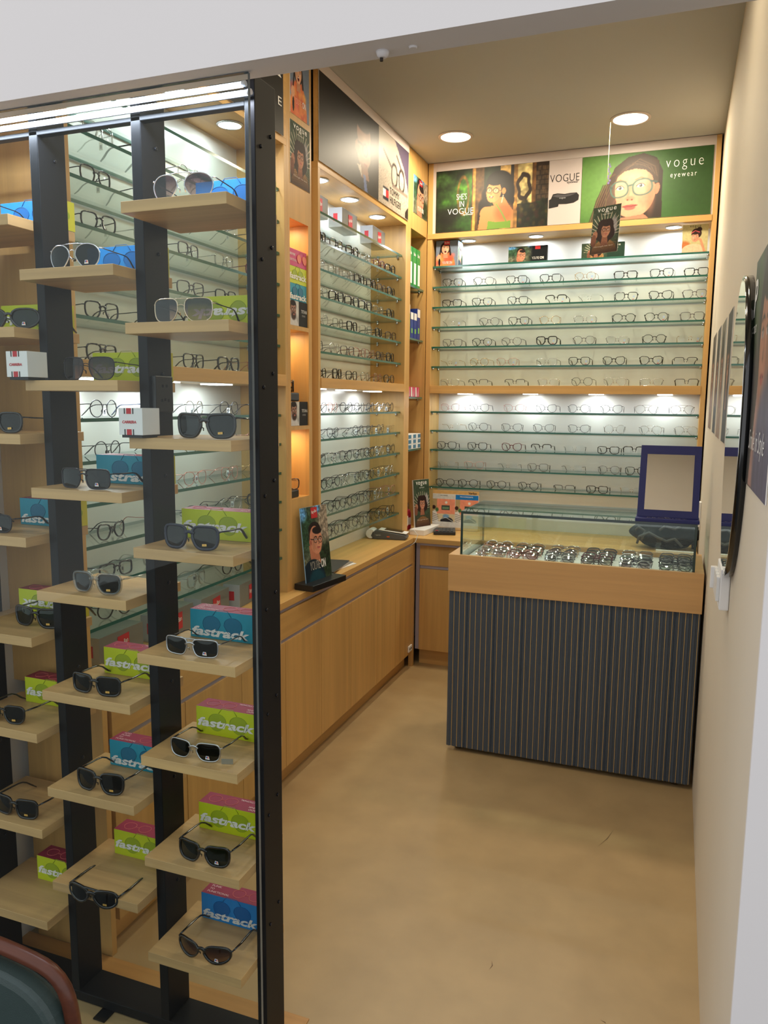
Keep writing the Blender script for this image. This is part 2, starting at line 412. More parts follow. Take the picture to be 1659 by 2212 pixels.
def art_curly(W, H, n, wide=False):
    """curly haired woman in spectacles before a wicker chair"""
    a = Art(W, H, n, (58,74,58)); h = a.h; cx = .5 if not wide else .34; s = 1.0 if not wide else .42
    for k in range(16):
        t = PI*(1.02+.96*k/15); a.line([(cx, .62*h), (cx+.62*s*1.1*math.cos(t), .62*h+.62*s*1.2*math.sin(t))], .012*s, (206,196,176))
    a.noise(.18, 14)
    a.ell(cx+.30*s, .45*h, .12*s, .30*s, (176,168,176), soft=.5, al=.8)
    a.ell(cx, h*.99, .46*s, .42*s, (150,110,66), soft=.03)
    for k in range(9): a.line([(cx-.42*s, h-.02*s-k*.05*s), (cx+.1*s, h-.07*s-k*.05*s), (cx+.44*s, h+.0*s-k*.05*s)], .007*s, (196,160,112), .8 if k < 7 else .3)
    hy = .50*h if not wide else .42*h
    for k in range(40):
        t = 2*PI*k/40; r_ = .26*s+.03*s*math.sin(5*t); a.ell(cx+r_*math.cos(t), hy+.06*s+1.25*r_*math.sin(t), .075*s, .08*s, (42,26,26), soft=.3)
    a.ell(cx, hy, .27*s, .33*s, (44,28,27)); a.poly([(cx-.09*s, hy+.2*s), (cx+.09*s, hy+.2*s), (cx+.14*s, hy+.52*s), (cx-.14*s, hy+.52*s)], (150,98,76))
    a.face(cx+.02*s, hy+.03*s, .22*s, (186,130,104), (42,26,26), yaw=.25, ang=.05, specs=(30,18,18))
    a.ell(cx-.36*s, hy+.14*s, .09*s, .13*s, (168,116,92)); a.ell(cx-.40*s, hy+.32*s, .10*s, .2*s, (120,76,60))
    a.noise(.10, 40)
    if wide: a.mix((a.X > .6)*.75, (24,52,42))
    else: a.mix(np.clip((a.Y/h-.72)*3, 0, .75), (44,26,24))
    return a
def art_man(W, H, n, wide=False):
    """man in round spectacles looking right, foliage behind"""
    a = Art(W, H, n, (92,96,78)); h = a.h; s = 1.0 if not wide else .46; cx = .48 if not wide else .33
    a.ell(.1, .3*h, .4, .3*h, (44,72,52), soft=.8); a.ell(.85, .3*h, .22, .5*h, (150,138,122), soft=.7); a.ell(.05, .08*h, .16, .1*h, (92,150,206), soft=.7); a.ell(.62, .04*h, .12, .06*h, (92,150,206), soft=.7)
    a.ell(.85, .75*h, .3, .25*h, (36,52,34), soft=.6); a.noise(.35, 22); a.noise(.25, 50)
    if wide: a.mix(np.clip((a.X-.52)*9, 0, 1), (14,20,26))
    fy = .42*h if not wide else .46*h
    a.poly([(cx-.26*s, fy+.16*s), (cx+.05*s, fy+.16*s), (cx+.16*s, fy+.62*s), (cx-.2*s, fy+.72*s)], (186,120,92))
    a.ell(cx-.18*s, fy+.98*s, .46*s, .52*s, (16,34,48), soft=.03); a.ell(cx-.05*s, fy+1.10*s, .34*s, .42*s, (24,72,86), soft=.25, al=.8)
    a.ell(cx-.01*s, fy-.14*s, .235*s, .20*s, (34,26,26), ang=.1); a.ell(cx-.12*s, fy-.02*s, .13*s, .17*s, (54,40,36))
    a.ell(cx+.0*s, fy+.06*s, .21*s, .31*s, (204,138,108), ang=-.12, soft=.04)
    a.face(cx+.05*s, fy+.09*s, .27*s, (206,142,112), (34,26,26), yaw=.62, ang=.10, specs=(26,24,28))
    a.ell(cx-.19*s, fy+.09*s, .045*s, .09*s, (194,120,94)); a.ell(cx-.185*s, fy+.1*s, .02*s, .05*s, (140,78,62))
    a.line([(cx-.18*s, fy+.02*s), (cx-.05*s, fy+.05*s)], .012*s, (26,24,28))
    a.noise(.05, 30); return a
def art_laugh(W, H, n):
    """laughing woman in an orange feather jacket"""
    a = Art(W, H, n, (110,124,146)); h = a.h; a.mix(.4*a.Y/h, (150,160,180))
    cx, fy = .42, .30*h
    a.ell(cx+.02, h*1.02, .44, .62*h, (216,116,72), soft=.04)
    for k in range(26): a.ell(rng.rand()*.8, h*(.55+.5*rng.rand()), .09, .10, [(236,150,88), (196,84,66), (226,112,104), (240,176,92)][k % 4], soft=.8, al=.55)
    a.ell(cx, fy, .23, .26, (40,28,28)); a.line([(cx-.2, fy), (cx-.26, fy+.36)], .035, (34,24,26)); a.line([(cx+.2, fy), (cx+.24, fy+.28)], .05, (40,28,28))
    a.poly([(cx-.08, fy+.14), (cx+.1, fy+.14), (cx+.12, fy+.42), (cx-.08, fy+.42)], (196,140,112))
    a.face(cx+.01, fy+.02, .22, (226,172,140), (40,28,28), yaw=.2, ang=.14, mouth='open', specs=None)
    a.ell(.14, .66*h, .09, .14, (222,166,134)); a.ell(.16, .84*h, .05, .16, (30,22,26)); a.noise(.04, 30); return a
def art_rest(W, H, n):
    """woman resting her head on her hand"""
    a = Art(W, H, n, (190,182,134)); h = a.h; a.ell(.1, .8*h, .25, .25, (186,112,66), soft=.4)
    a.ell(.45, .92*h, .46, .26, (224,192,160), soft=.05); a.ell(.55, .32*h, .2, .2, (52,34,32)); a.ell(.66, .18*h, .1, .09, (52,34,32))
    a.line([(.9, h), (.72, .55*h), (.6, .52*h)], .06, (206,144,112)); a.face(.5, .46*h, .19, (212,150,120), (52,34,32), yaw=-.2, mouth='calm', specs=None)
    a.line([(.36, .3*h), (.5, .22*h), (.66, .28*h)], .025, (206,92,96)); a.noise(.05, 20); return a
def art_titan(W, H, n):
    a = Art(W, H, n, (34,34,36)); h = a.h; a.rect(0, 0, .5, h, (168,170,172)); a.ell(.42, .25*h, .1, .4*h, (206,206,204), soft=.6)
    a.poly([(.0, h), (.05, .62*h), (.3, .6*h), (.5, h)], (206,206,208)); a.ell(.17, .22*h, .19, .24*h, (44,38,38)); a.face(.2, .40*h, .2, (166,124,108), (44,36,36), yaw=.3, ang=-.06)
    a.ell(.21, .62*h, .13, .1, (66,50,46), soft=.5); a.ell(.23, .56*h, .05, .02, (170,104,94)); a.rect(.5, 0, 1, h, (36,36,38)); a.noise(.04, 20); return a
def art_vogue_woman(W, H, n):
    a = Art(W, H, n, (44,62,34)); h = a.h
    a.ell(.16, .55*h, .13, .3*h, (70,112,46), soft=.9); a.ell(.30, .3*h, .09, .2*h, (96,148,52), soft=.9); a.ell(.05, .15*h, .1, .1*h, (86,120,70), soft=.8)
    a.ell(.1, .75*h, .12, .16*h, (28,42,26), soft=.8); a.ell(.3, .85*h, .1, .14*h, (60,104,44), soft=.8)
    a.rect(.33, 0, .44, h, (120,92,54)); a.rect(.335, 0, .36, h, (206,164,92)); a.rect(.58, 0, .72, h, (206,176,116)); a.rect(.67, 0, .70, h, (44,28,20)); a.rect(.70, 0, .735, h, (176,138,80))
    a.rect(.735, 0, .86, .7*h, (206,190,140)); a.rect(.86, 0, .89, .62*h, (126,92,52)); a.rect(.89, 0, 1, .6*h, (66,52,42))
    for r_ in range(7):
        for c_ in range(3): a.rect(.905+c_*.04-(r_ % 2)*.015, .06*h+r_*.075*h, .937+c_*.04-(r_ % 2)*.015, .12*h+r_*.075*h, (112,94,72), .7)
    for k in range(40):
        t = k/39*2*PI; a.ell(.79+.05*math.cos(t)+.008*math.sin(5*t), .36*h+.19*h*math.sin(t), .013, .02, (62,38,22), soft=.4)
    for k in range(40):
        t = k/39*2*PI; a.ell(.25+.05*math.cos(t), .42*h+.3*h*math.sin(t), .010, .016, (150,116,60), soft=.7, al=.7)
    a.rect(.735, .62*h, 1, h, (30,40,24)); 
    for k in range(60): a.ell(.74+.26*rng.rand(), h*(.58+.4*rng.rand()), .016, .018, [(72,44,34), (46,60,36), (96,84,44), (24,32,20)][k % 4], soft=.8, al=.8)
    a.noise(.25, 26); a.noise(.15, 60)
    H_ = (36,24,20)
    a.ell(.575, .26*h, .115, .19*h, H_); a.ell(.62, .42*h, .09, .26*h, H_); a.ell(.655, .55*h, .055, .13*h, H_); a.ell(.44, .62*h, .05, .12*h, H_, soft=.3); a.ell(.43, .8*h, .045, .18*h, H_, soft=.4); a.ell(.47, .45*h, .05, .12*h, H_, soft=.4)
    sk = (214,160,108)
    a.poly([(.50, .5*h), (.62, .5*h), (.66, .62*h), (.70, .72*h), (.70, h), (.39, h), (.41, .74*h), (.46, .64*h), (.53, .62*h)], sk); a.ell(.46, .74*h, .055, .11*h, sk); a.ell(.62, .74*h, .08, .14*h, (188,132,84), soft=.7)
    a.poly([(.48, .86*h), (.56, .89*h), (.68, .88*h), (.68, h), (.47, h)], (134,170,72)); a.line([(.55, .6*h), (.6, .74*h), (.64, .88*h)], .008, (140,168,84))
    a.face(.525, .40*h, .17*h, (228,178,124), H_, yaw=-.55, ang=.10, mouth='smile', specs=(56,40,30), lens=(240,226,190)); a.ell(.615, .40*h, .018, .05*h, (216,160,106)); a.line([(.61, .47*h), (.598, .58*h)], .006, (220,210,190))
    return a
def art_girl(W, H, n):
    a = Art(W, H, n, (84,128,66)); h = a.h; a.ell(.12, .45*h, .3, .6*h, (138,176,106), soft=.9, al=.8); a.ell(.95, .5*h, .3, .6*h, (70,108,56), soft=.9)
    hr = (66,50,42)
    a.poly([(.10, 1.0*h), (.14, .72*h), (.20, .45*h), (.26, .20*h), (.36, .06*h), (.48, .02*h), (.58, .10*h), (.63, .3*h), (.635, 1.0*h)], hr)
    a.poly([(.08, h), (.12, .66*h), (.24, .3*h), (.3, .6*h), (.2, h)], (132,104,84), .6)
    sk = (226,176,146)
    a.ell(.425, .55*h, .158, .41*h, sk, ang=-.05, soft=.03); a.ell(.40, .76*h, .120, .205*h, sk, ang=-.1, soft=.05); a.ell(.592, .56*h, .020, .085*h, (206,146,120), ang=.15)
    a.poly([(.30, .97*h), (.5, .93*h), (.54, h), (.26, h)], (196,146,120))
    a.ell(.545, .62*h, .035, .28*h, (186,134,108), soft=.9, al=.7); a.ell(.38, .40*h, .10, .10*h, (238,200,166), soft=.9, al=.6); a.ell(.31, .74*h, .04, .09*h, (232,160,136), soft=.9, al=.5); a.ell(.50, .72*h, .045, .09*h, (226,150,126), soft=.9, al=.5)
    a.poly([(.24, .62*h), (.255, .45*h), (.275, .33*h), (.33, .27*h), (.42, .24*h), (.50, .27*h), (.55, .36*h), (.575, .50*h), (.60, .45*h), (.60, .15*h), (.48, .02*h), (.36, .06*h), (.26, .2*h), (.2, .45*h)], (88,68,54))
    for k in range(16): a.line([(.27+.004*k, (.36-.006*k)*h), (.33+.008*k, (.22-.008*k)*h), (.42+.010*k, (.17+.004*k)*h), (.50+.006*k, (.2+.012*k)*h)], .0035, [(150,122,96), (60,46,38), (120,94,74)][k % 3], .55)
    for k in range(14): a.line([(.25-.006*k, .45*h), (.20-.006*k, .70*h), (.15-.006*k, h)], .004, [(150,124,100), (58,44,38), (110,86,70)][k % 3], .6)
    for x, y in ((.307, .515*h), (.467, .495*h)):
        a.ell(x, y, .030, .0155, (236,226,222), ang=-.1, soft=.2); a.ell(x, y, .0135, .0140, (96,110,124), soft=.25); a.ell(x, y, .0065, .0065, (16,16,20), soft=.3); a.ell(x-.004, y-.004, .003, .003, (250,250,250), soft=.4)
        a.line([(x-.034, y+.004), (x-.012, y-.015), (x+.012, y-.016), (x+.033, y+.001)], .0035, (96,62,52)); a.line([(x-.044, y-.045), (x, y-.062), (x+.044, y-.046)], .006, (186,142,112))
    a.line([(.385, .50*h), (.372, .64*h)], .012, (206,150,124), .6); a.ell(.385, .68*h, .035, .035*h, (210,152,126), soft=.6)
    for k in (-1, 1): a.ell(.386+k*.017, .70*h, .007, .012*h, (128,76,64), soft=.5)
    a.ell(.388, .795*h, .058, .022*h, (186,92,88), ang=-.06, soft=.2); a.ell(.390, .825*h, .042, .030*h, (206,116,106), ang=-.06, soft=.3); a.line([(.330, .80*h), (.388, .808*h), (.448, .785*h)], .003, (120,52,50))
    for x, y, r_ in ((.302, .535*h, .067), (.480, .520*h, .074)):
        a.ell(x, y, r_, .118*h, (232,220,214), ang=-.12, al=.12); a.ring(x, y, r_, .118*h, .008, (98,128,118), ang=-.15, p=2.4)
    a.line([(.368, .49*h), (.41, .475*h)], .009, (98,128,118)); a.line([(.545, .44*h), (.590, .46*h)], .010, (80,100,96)); a.line([(.232, .49*h), (.242, .51*h)], .010, (80,100,96))
    for k in range(9): a.ell(.215+.008*math.sin(k*2), (.14+.035*k)*h, .008, .016*h, (150,136,196), soft=.4)
    a.line([(.26, .30*h), (.22, .34*h)], .01, (176,120,80), .3)
    a.noise(.03, 60); return a
def art_dark_man(W, H, n):
    """dark poster: young man in spectacles with his head bowed, grey panel with glasses at right"""
    a = Art(W, H, n, (38,32,28)); h = a.h; sk = (150,112,94)
    a.ell(.4, .15*h, .3, .2*h, (22,16,16), soft=.8)
    a.poly([(.22, h), (.3, .78*h), (.44, .70*h), (.56, .80*h), (.62, h)], (30,27,26))
    a.ell(.43, .30*h, .075, .20*h, sk, soft=.1); a.ell(.43, .52*h, .075, .2*h, (160,122,100), soft=.15); a.ell(.42, .14*h, .085, .13*h, (18,14,14), soft=.2)
    a.ell(.36, .50*h, .022, .09*h, (140,102,86)); a.poly([(.39, .66*h), (.47, .66*h), (.49, .84*h), (.40, .84*h)], (130,96,80))
    a.ring(.445, .48*h, .026, .075*h, .006, (20,18,20)); a.line([(.37, .43*h), (.42, .44*h)], .006, (20,18,20)); a.ell(.45, .66*h, .02, .02*h, (130,70,62))
    a.poly([(.425, .8*h), (.45, .8*h), (.475, h), (.44, h)], (92,110,160)); a.poly([(.36, .72*h), (.40, .70*h), (.41, .84*h)], (196,186,172)); a.noise(.1, 24)
    x0 = .60
    a.rect(x0, 0, 1, h, (172,160,146)); a.poly([(x0+.2, 0), (1, 0), (1, .62*h), (.93, .3*h)], (74,64,84)); a.mix((a.X > x0)*(rng.rand(a.ny, a.nx) > .72)*(a.Y > .5*h)*.35, (108,98,90))
    for x in (.80, .90): a.ring(x, .50*h, .036, .15*h, .007, (34,26,26), p=2.4)
    a.line([(.835, .45*h), (.865, .45*h)], .008, (34,26,26)); a.line([(.765, .42*h), (.66, .26*h)], .008, (70,60,56)); a.line([(.93, .42*h), (.83, .2*h)], .008, (70,60,56)); a.line([(.78, .66*h), (.98, .66*h)], .01, (120,108,100))
    a.rect(.655, .74*h, .725, .92*h, (238,234,228)); a.rect(.69, .78*h, .725, .88*h, (196,36,44)); a.rect(.655, .74*h, .725, .78*h, (26,28,44)); a.rect(.655, .88*h, .725, .92*h, (26,28,44))
    a.poly([(.95, h), (.955, .9*h), (1, .8*h), (1, h)], (40,32,30)); return a
def art_kmark(W, H, n): a = Art(W, H, n, (30,28,28)); a.mix(np.clip(a.Y/a.h*.3, 0, 1), (64,60,56)); return a
def art_gradient_face(W, H, n, kind=0):
    a = Art(W, H, n, [(70,64,62), (150,144,130), (96,92,96), (120,106,92)][kind % 4]); h = a.h
    a.ell(.5, h, .5, .45*h, [(40,38,44), (176,150,130), (60,56,66), (150,112,80)][kind % 4], soft=.1); a.ell(.5, .38*h, .3, .3*h, (40,30,28)); a.poly([(.42, .5*h), (.58, .5*h), (.62, .75*h), (.38, .75*h)], (166,118,96))
    a.face(.5, .42*h, .26, (196,146,120), (40,30,28), yaw=[.3, -.2, .2, -.4][kind % 4], mouth=['calm', 'smile', 'calm', 'open'][kind % 4]); a.noise(.08, 20); return a
def art_varilux(W, H, n):
    a = Art(W, H, n, (226,224,220)); h = a.h
    a.rect(0, 0, 1, .09*h, (206,164,104))
    for x0, blue in ((.0, 0), (.5, 1)):
        x1 = x0+.49
        a.rect(x0, .1*h, x1, .22*h, (24,116,190) if blue else (204,204,200)); a.rect(x0, .22*h, x1, .8*h, (232,146,116)); a.rect(x0, .22*h, x0+.1, .8*h, (176,150,106)); a.rect(x0, .6*h, x1, .8*h, (214,196,160))
        a.ell(x0+.3, .31*h, .028, .028, (228,224,216)); a.rect(x0+.2, .38*h, x0+.38, .5*h, (62,74,70)); a.rect(x0+.22, .42*h, x0+.36, .48*h, (110,140,110))
        a.poly([(x0, .55*h), (x0+.08, .5*h), (x0+.14, .8*h), (x0, .8*h)], (224,220,214))
        for k in range(5): a.line([(x0, (.6+.045*k)*h), (x0+.13, (.64+.045*k)*h)], .006, (50,46,48))
        a.ell(x0+.03, .44*h, .04, .05*h, (58,36,32)); a.ell(x0+.1, .5*h, .035, .05*h, (70,110,66), soft=.6); a.ell(x0+.32, .78*h, .14, .10*h, (48,48,52)); a.ell(x0+.3, .66*h, .07, .05*h, (120,160,196), soft=.5)
        a.line([(x0+.05, .8*h), (x0+.3, .69*h), (x0+.47, .8*h)], .006, (236,236,234)); a.rect(x0, .8*h, x1, .93*h, (222,222,220))
    a.rect(0, .94*h, 1, h, (214,186,140)); a.noise(.04, 30); return a
# ------------------------------------------------------------------ the room
H_C = 2.945; XR = .137; XL = -1.70; YB = 4.83; YF = 1.29
structure('floor', MB().box(-4.5, 3.5, 1.25, 5.2, -.06, 0), FLOORM)
structure('floor_outside', MB().box(-4.5, 3.5, -4.0, 1.25, -.06, 0), mat('grey_stone_floor', (96,94,92), .5, noise=.1, nscale=4))
structure('ceiling', MB().box(XL-.1, XR+.1, YF+.07, YB+.1, H_C, H_C+.1), CEILM)
structure('wall_left', MB().box(XL-.1, XL, YF+.07, YB+.1, 0, H_C), WALLW)
structure('wall_back', MB().box(XL-.1, XR+.1, YB, YB+.1, 0, H_C), WALLC)
structure('wall_right', MB().box(XR, XR+.12, YF, YB+.1, 0, H_C+.3), WALLC)
structure('wall_front', MB().box(XL-.1, XR, YF, YF+.07, 2.145, 4.6).box(XL-2.6, XL-.1, YF, YF+.07, 0, 4.6).box(XR+.12, XR+2.5, YF, YF+.07, 0, 4.6).box(XR, XR+.12, YF, YF+.07, H_C+.3, 4.6), WALLW)
structure('trim_1', MB().box(XR-.001, XR+.13, YF-.012, YF-.0005, 0, 4.6), WALLW)          # white corner board of the right jamb
structure('trim_2', MB().box(XL, -.79, 1.535, 1.60, 0, .004), wood('threshold_wood', (190,142,84), 0))
pl = MB().lathe([(.012, 0), (.010, -.006), (.006, -.010)], 12, c=(-.51, 1.335, 2.145)).lathe([(.008, 0), (.006, -.003)], 10, c=(-.455, 1.335, 2.145)).lathe([(.003,-.010),(.003,-.015)],8,1,c=(-.512,1.335,2.145))
structure('trim_3', pl, [WALLW, DARKGAP])                                                  # lumps of plaster under the bulkhead

# ------------------------------------------------------------------ ceiling downlights and their light
def area(name, parent, loc, size, power, color, shape='DISK', size_y=None, rot=None, spread=PI):
    l = bpy.data.lights.new(name, 'AREA'); l.shape = shape; l.size = size
    if size_y: l.size_y = size_y
    l.energy = power; l.color = color; l.spread = spread
    o = bpy.data.objects.new(name, l); COL.objects.link(o); o.parent = parent; o.location = loc
    if rot: o.rotation_euler = rot
    return o
def downlight(x, y, z, r, power, col, m, label, group, ring=METAL, spread=PI, cat='ceiling light', name='downlight'):
    t = tag(empty(name, (x, y, z)), label, cat, group)
    MB().lathe([(r*1.18, 0), (r*1.18, -.003), (r*1.02, -.006), (r, -.004), (r, -.001)], 32).build('trim_ring', ring, t)
    MB().lathe([(r*.99, -.0012), (r*.99, -.0035), (r*.8, -.0045)], 32).build('light_face', m, t)
    area('glow', t, (0, 0, -.008), r*2, power, col, spread=spread)
    return t
downlight(-.306, 4.222, H_C, .082, K_CEIL, WARM, LAMP_W, 'round warm ceiling downlight on the right, above the hanging card', 'round ceiling downlights', STRIPW)
downlight(-1.187, 4.196, H_C, .078, K_CEIL, WARM, LAMP_W, 'round warm ceiling downlight on the left, above the green portrait poster', 'round ceiling downlights', STRIPW)

downlight(-.306, 2.35, H_C, .080, K_CEIL*.35, WARM, LAMP_W, 'round warm ceiling downlight near the entrance on the right, behind the bulkhead', 'round ceiling downlights', STRIPW)  # added fill lamp, out of view; brightens the floor and right wall
downlight(-1.15, 2.35, H_C, .080, K_CEIL*.35, WARM, LAMP_W, 'round warm ceiling downlight near the entrance on the left, behind the bulkhead', 'round ceiling downlights', STRIPW)  # second added fill lamp, also hidden by the bulkhead

# ------------------------------------------------------------------ cabinets on the left wall and across the back
XC = -1.465      # front plane of the left cabinets
XW = -1.672      # their white backing
YC = 4.60        # front plane of the back cabinet
YW = 4.80
ZS = [2.362, 2.243, 2.125, 2.008, 1.890, 1.773]      # upper glass shelves
ZL = [1.502, 1.387, 1.270, 1.154, 1.040, .922]       # lower glass shelves
TOPZ = .775
def bracket(parent, x, y, z, d):
    """little chrome shelf clip with a black rubber disc; d the way it sticks out"""
    b = MB().lathe([(.006, 0), (.006, .010), (.004, .012)], 10).mesh('shelf_clip', METAL) if 'clip' not in MESHES else MESHES['clip']
    MESHES['clip'] = b
    o = obj('shelf_clip', b, parent, loc=(x, y, z)); o.rotation_euler = (0, 0, 0)
    if d == 'y-': o.rotation_euler = (PI/2, 0, 0)
    if d == 'y+': o.rotation_euler = (-PI/2, 0, 0)
    if d == 'x+': o.rotation_euler = (0, PI/2, 0)
    if d == 'x-': o.rotation_euler = (0, -PI/2, 0)
    return o
MESHES = {}
def glass_slab(x0, x1, y0, y1, z1, t=.010, edges='yx'):
    mb = MB(); mb.box(x0, x1, y0, y1, z1-t, z1, ms=[0, 0, 1, 1, 1, 1]); return mb
def left_bay(y0, y1, label, spots, panels, name='display_cabinet'):
    c = tag(empty(name, (XC, y0, TOPZ)), label, 'display cabinet')
    def P(nm, mb, m, **k):
        mb.v = [(x-XC, y-y0, z-TOPZ) for x, y, z in mb.v]; return mb.build(nm, m, c, **k)
    P('back_panel', MB().box(XW-.012, XW, y0, y1, TOPZ, 2.52), WHITEP)
    P('side_panel', MB().box(XW, XC, y0, y0+.022, TOPZ, 2.52), WIN, bevel=.0008)
    P('side_panel', MB().box(XW, XC, y1-.022, y1, TOPZ, 2.52), WIN, bevel=.0008)
    P('soffit', MB().box(XW-.012, XC, y0, y1, 2.52, 2.545), WY, bevel=.0008)
    P('fascia', MB().box(XC-.02, XC, y0, y1, 2.545, H_C-.002), WY)
    P('middle_shelf', MB().box(XW, XC+.004, y0+.022, y1-.022, 1.612, 1.656), WY, bevel=.001)
    P('cover_strip', MB().box(XC, XC+.006, y0, y1, 2.90, H_C-.002), STRIPW)
    for z in ZS+ZL:
        g = P('glass_shelf', glass_slab(XW+.004, XC-.022, y0+.024, y1-.024, z), [SHELFG, GEDGE])
        for yy, d in ((y0+.022, 'y+'), (y1-.022, 'y-')):
            for xx in (XC-.045, XW+.045): bracket(g, xx-XC, yy-y0, z-.016-TOPZ, d)
    for yy in spots:
        downlight(-1.545, yy, 2.52, .040, K_SPOT, COOL, LAMP_C, None, None)
        t = COL.objects[-1]
    for yy in panels:
        l = tag(empty('shelf_light', (-1.56, yy, 1.612)), None, 'shelf light', 'flat light panels under the left middle shelves')
        MB().box(-.035, .035, -.05, .05, -.004, 0).build('light_face', LAMP_C, l)
        area('glow', l, (0, 0, -.007), .09, K_PANEL, COOL, 'SQUARE'); PANEL_L.append(l)
    return c
PANEL_L = []
NB1 = (1.62, 2.81); NC1 = (2.81, 3.02); NB2 = (3.09, 4.24); NC2 = (4.24, YC)
n0 = len(COL.objects)
left_bay(*NB1, 'tall open oak cabinet with glass shelves, seen through the glass rack at left', [1.85, 2.19, 2.535], [1.80, 2.12, 2.44])
left_bay(*NB2, 'open oak cabinet with glass shelves under the dark portrait poster', [3.262, 3.614, 3.985], [3.25, 3.61, 3.97])
dl = [o for o in COL.objects if o.name.startswith('downlight') and 'label' not in o]
for o, nm in zip(dl, ['hidden behind the first post', 'middle one behind the rack', 'by the right black post',
                      'over the nearest grey box', 'over the middle grey box', 'over the farthest grey box']):
    tag(o, 'round cool spotlight in the left cabinet soffit, '+nm, 'spotlight', 'spotlights in the left cabinets')
for o, nm in zip(PANEL_L, ['nearest the front behind the glass rack', 'in the middle behind the glass rack', 'farthest one behind the glass rack', 'nearest in the cabinet under the dark poster', 'middle in the cabinet under the dark poster', 'farthest in the cabinet under the dark poster']):
    o['label'] = 'flat white light panel under the middle shelf, '+nm

# narrow niche columns
def column(y0, y1, niches, label, yn0, yn1, shelves=(), hang=None):
    c = tag(empty('niche_cabinet', (XC, y0, TOPZ)), label, 'niche cabinet')
    def P(nm, mb, m, **k):
        mb.v = [(x-XC, y-y0, z-TOPZ) for x, y, z in mb.v]; return mb.build(nm, m, c, **k)
    f = MB(); z = TOPZ
    f.box(XC-.018, XC, y0, yn0, TOPZ, H_C-.002).box(XC-.018, XC, yn1, y1, TOPZ, H_C-.002)
    for a, b in list(niches)+[(H_C-.002, None)]:
        if a > z: f.box(XC-.018, XC, yn0, yn1, z, a)
        z = b
    P('front_panel', f, WV)
    for a, b in niches:
        n = MB().box(XW, XW+.01, yn0, yn1, a, b).box(XW, XC-.018, yn0-.01, yn0, a-.01, b+.01).box(XW, XC-.018, yn1, yn1+.01, a-.01, b+.01).box(XW, XC-.018, yn0, yn1, a-.012, a).box(XW, XC-.018, yn0, yn1, b, b+.012)
        P('niche_lining', n, WIN)
    if not shelves:
        for a, b in niches:
            l = P('niche_light', MB().box(XC-.11, XC-.07, (yn0+yn1)/2-.03, (yn0+yn1)/2+.03, b-.006, b-.0005), LAMP_W)
            area('glow', c, (-.09, (yn0+yn1)/2-y0, b-.009-TOPZ), .05, .32, (1, .72, .38), 'SQUARE')
    for zz in shelves:
        g = P('glass_shelf', glass_slab(XW+.012, XC-.012, yn0+.003, yn1-.003, zz), [SHELFG, GEDGE])
        for yy, d in ((yn0, 'y+'), (yn1, 'y-')): bracket(g, -.04, yy-y0, zz-.016-TOPZ, d)
    return c
column(NC1[0], NC1[1], [(1.155, 1.437), (1.453, 1.838), (1.855, 2.263)], 'narrow oak niche column with bright boxes, beside the black glass rack', 2.832, 2.996)
tag(MB().box(XC-.06, XC-.03, 3.02, 3.09, TOPZ, H_C-.002).box(XC-.03, XC, 3.02, 3.026, TOPZ, H_C-.002).build('filler_strip', WV), 'narrow recessed oak filler strip beside the dark poster', 'filler strip')
column(NC2[0], NC2[1], [(TOPZ+.012, 2.522)], 'narrow oak niche column holding lens solution boxes in the far left corner', 4.302, 4.588, shelves=(2.22, 1.924, 1.586, 1.278))

# back wall cabinet
bc = tag(empty('display_cabinet', (-1.44, YC, TOPZ)), 'wide oak cabinet with glass shelves of spectacles across the back wall', 'display cabinet')
def BP(nm, mb, m, **k):
    mb.v = [(x+1.44, y-YC, z-TOPZ) for x, y, z in mb.v]; return mb.build(nm, m, bc, **k)
XA, XB_ = -1.462, .128
BP('back_panel', MB().box(XA, XB_, YW, YW+.012, TOPZ, 2.53), WHITEP)
BP('side_panel', MB().box(XA, XA+.03, YC, YW, TOPZ, H_C-.002), WIN, bevel=.0008)
BP('side_panel', MB().box(XB_-.025, XB_, YC, YW, TOPZ, H_C-.002), WIN, bevel=.0008)
BP('soffit', MB().box(XA, XB_-.025, YC-.004, YW, 2.515, 2.545), WX, bevel=.0008)
BP('fascia', MB().box(XA+.03, XB_-.025, YC+.004, YC+.02, 2.545, H_C-.002), STRIPW)
BP('middle_shelf', MB().box(XA+.03, XB_-.025, YC-.004, YW, 1.610, 1.656), WX, bevel=.001)
for z in ZS+ZL[:-1]:
    g = BP('glass_shelf', glass_slab(XA+.032, XB_-.027, YC+.018, YW-.004, z), [SHELFG, GEDGE])
    for xx, d in ((XA+.03, 'x+'), (XB_-.025, 'x-')):
        for yy in (YC+.04, YW-.05): bracket(g, xx+1.44, yy-YC, z-.016-TOPZ, d)
for x, nm in ((-1.235, 'above the small grey-blue portrait box'), (-.835, 'second from the left, above the dark landscape card'), (-.46, 'behind the hanging card'), (-.085, 'rightmost')):
    downlight(x, 4.70, 2.515, .038, K_SPOT, COOL, LAMP_C, 'round cool spotlight, back cabinet soffit, '+nm, 'spotlights in the back cabinet', cat='spotlight')
for x, nm in ((-1.235, 'leftmost'), (-.835, 'second from the left'), (-.455, 'third from left'), (-.08, 'rightmost')):
    l = tag(empty('shelf_light', (x, 4.70, 1.610)), nm+' flat white light panel under the middle shelf of the back cabinet', 'shelf light', 'flat light panels under the back middle shelf')
    MB().box(-.04, .04, -.03, .03, -.004, 0).build('light_face', LAMP_C, l)
    area('glow', l, (0, 0, -.007), .08, K_PANEL, COOL, 'SQUARE')

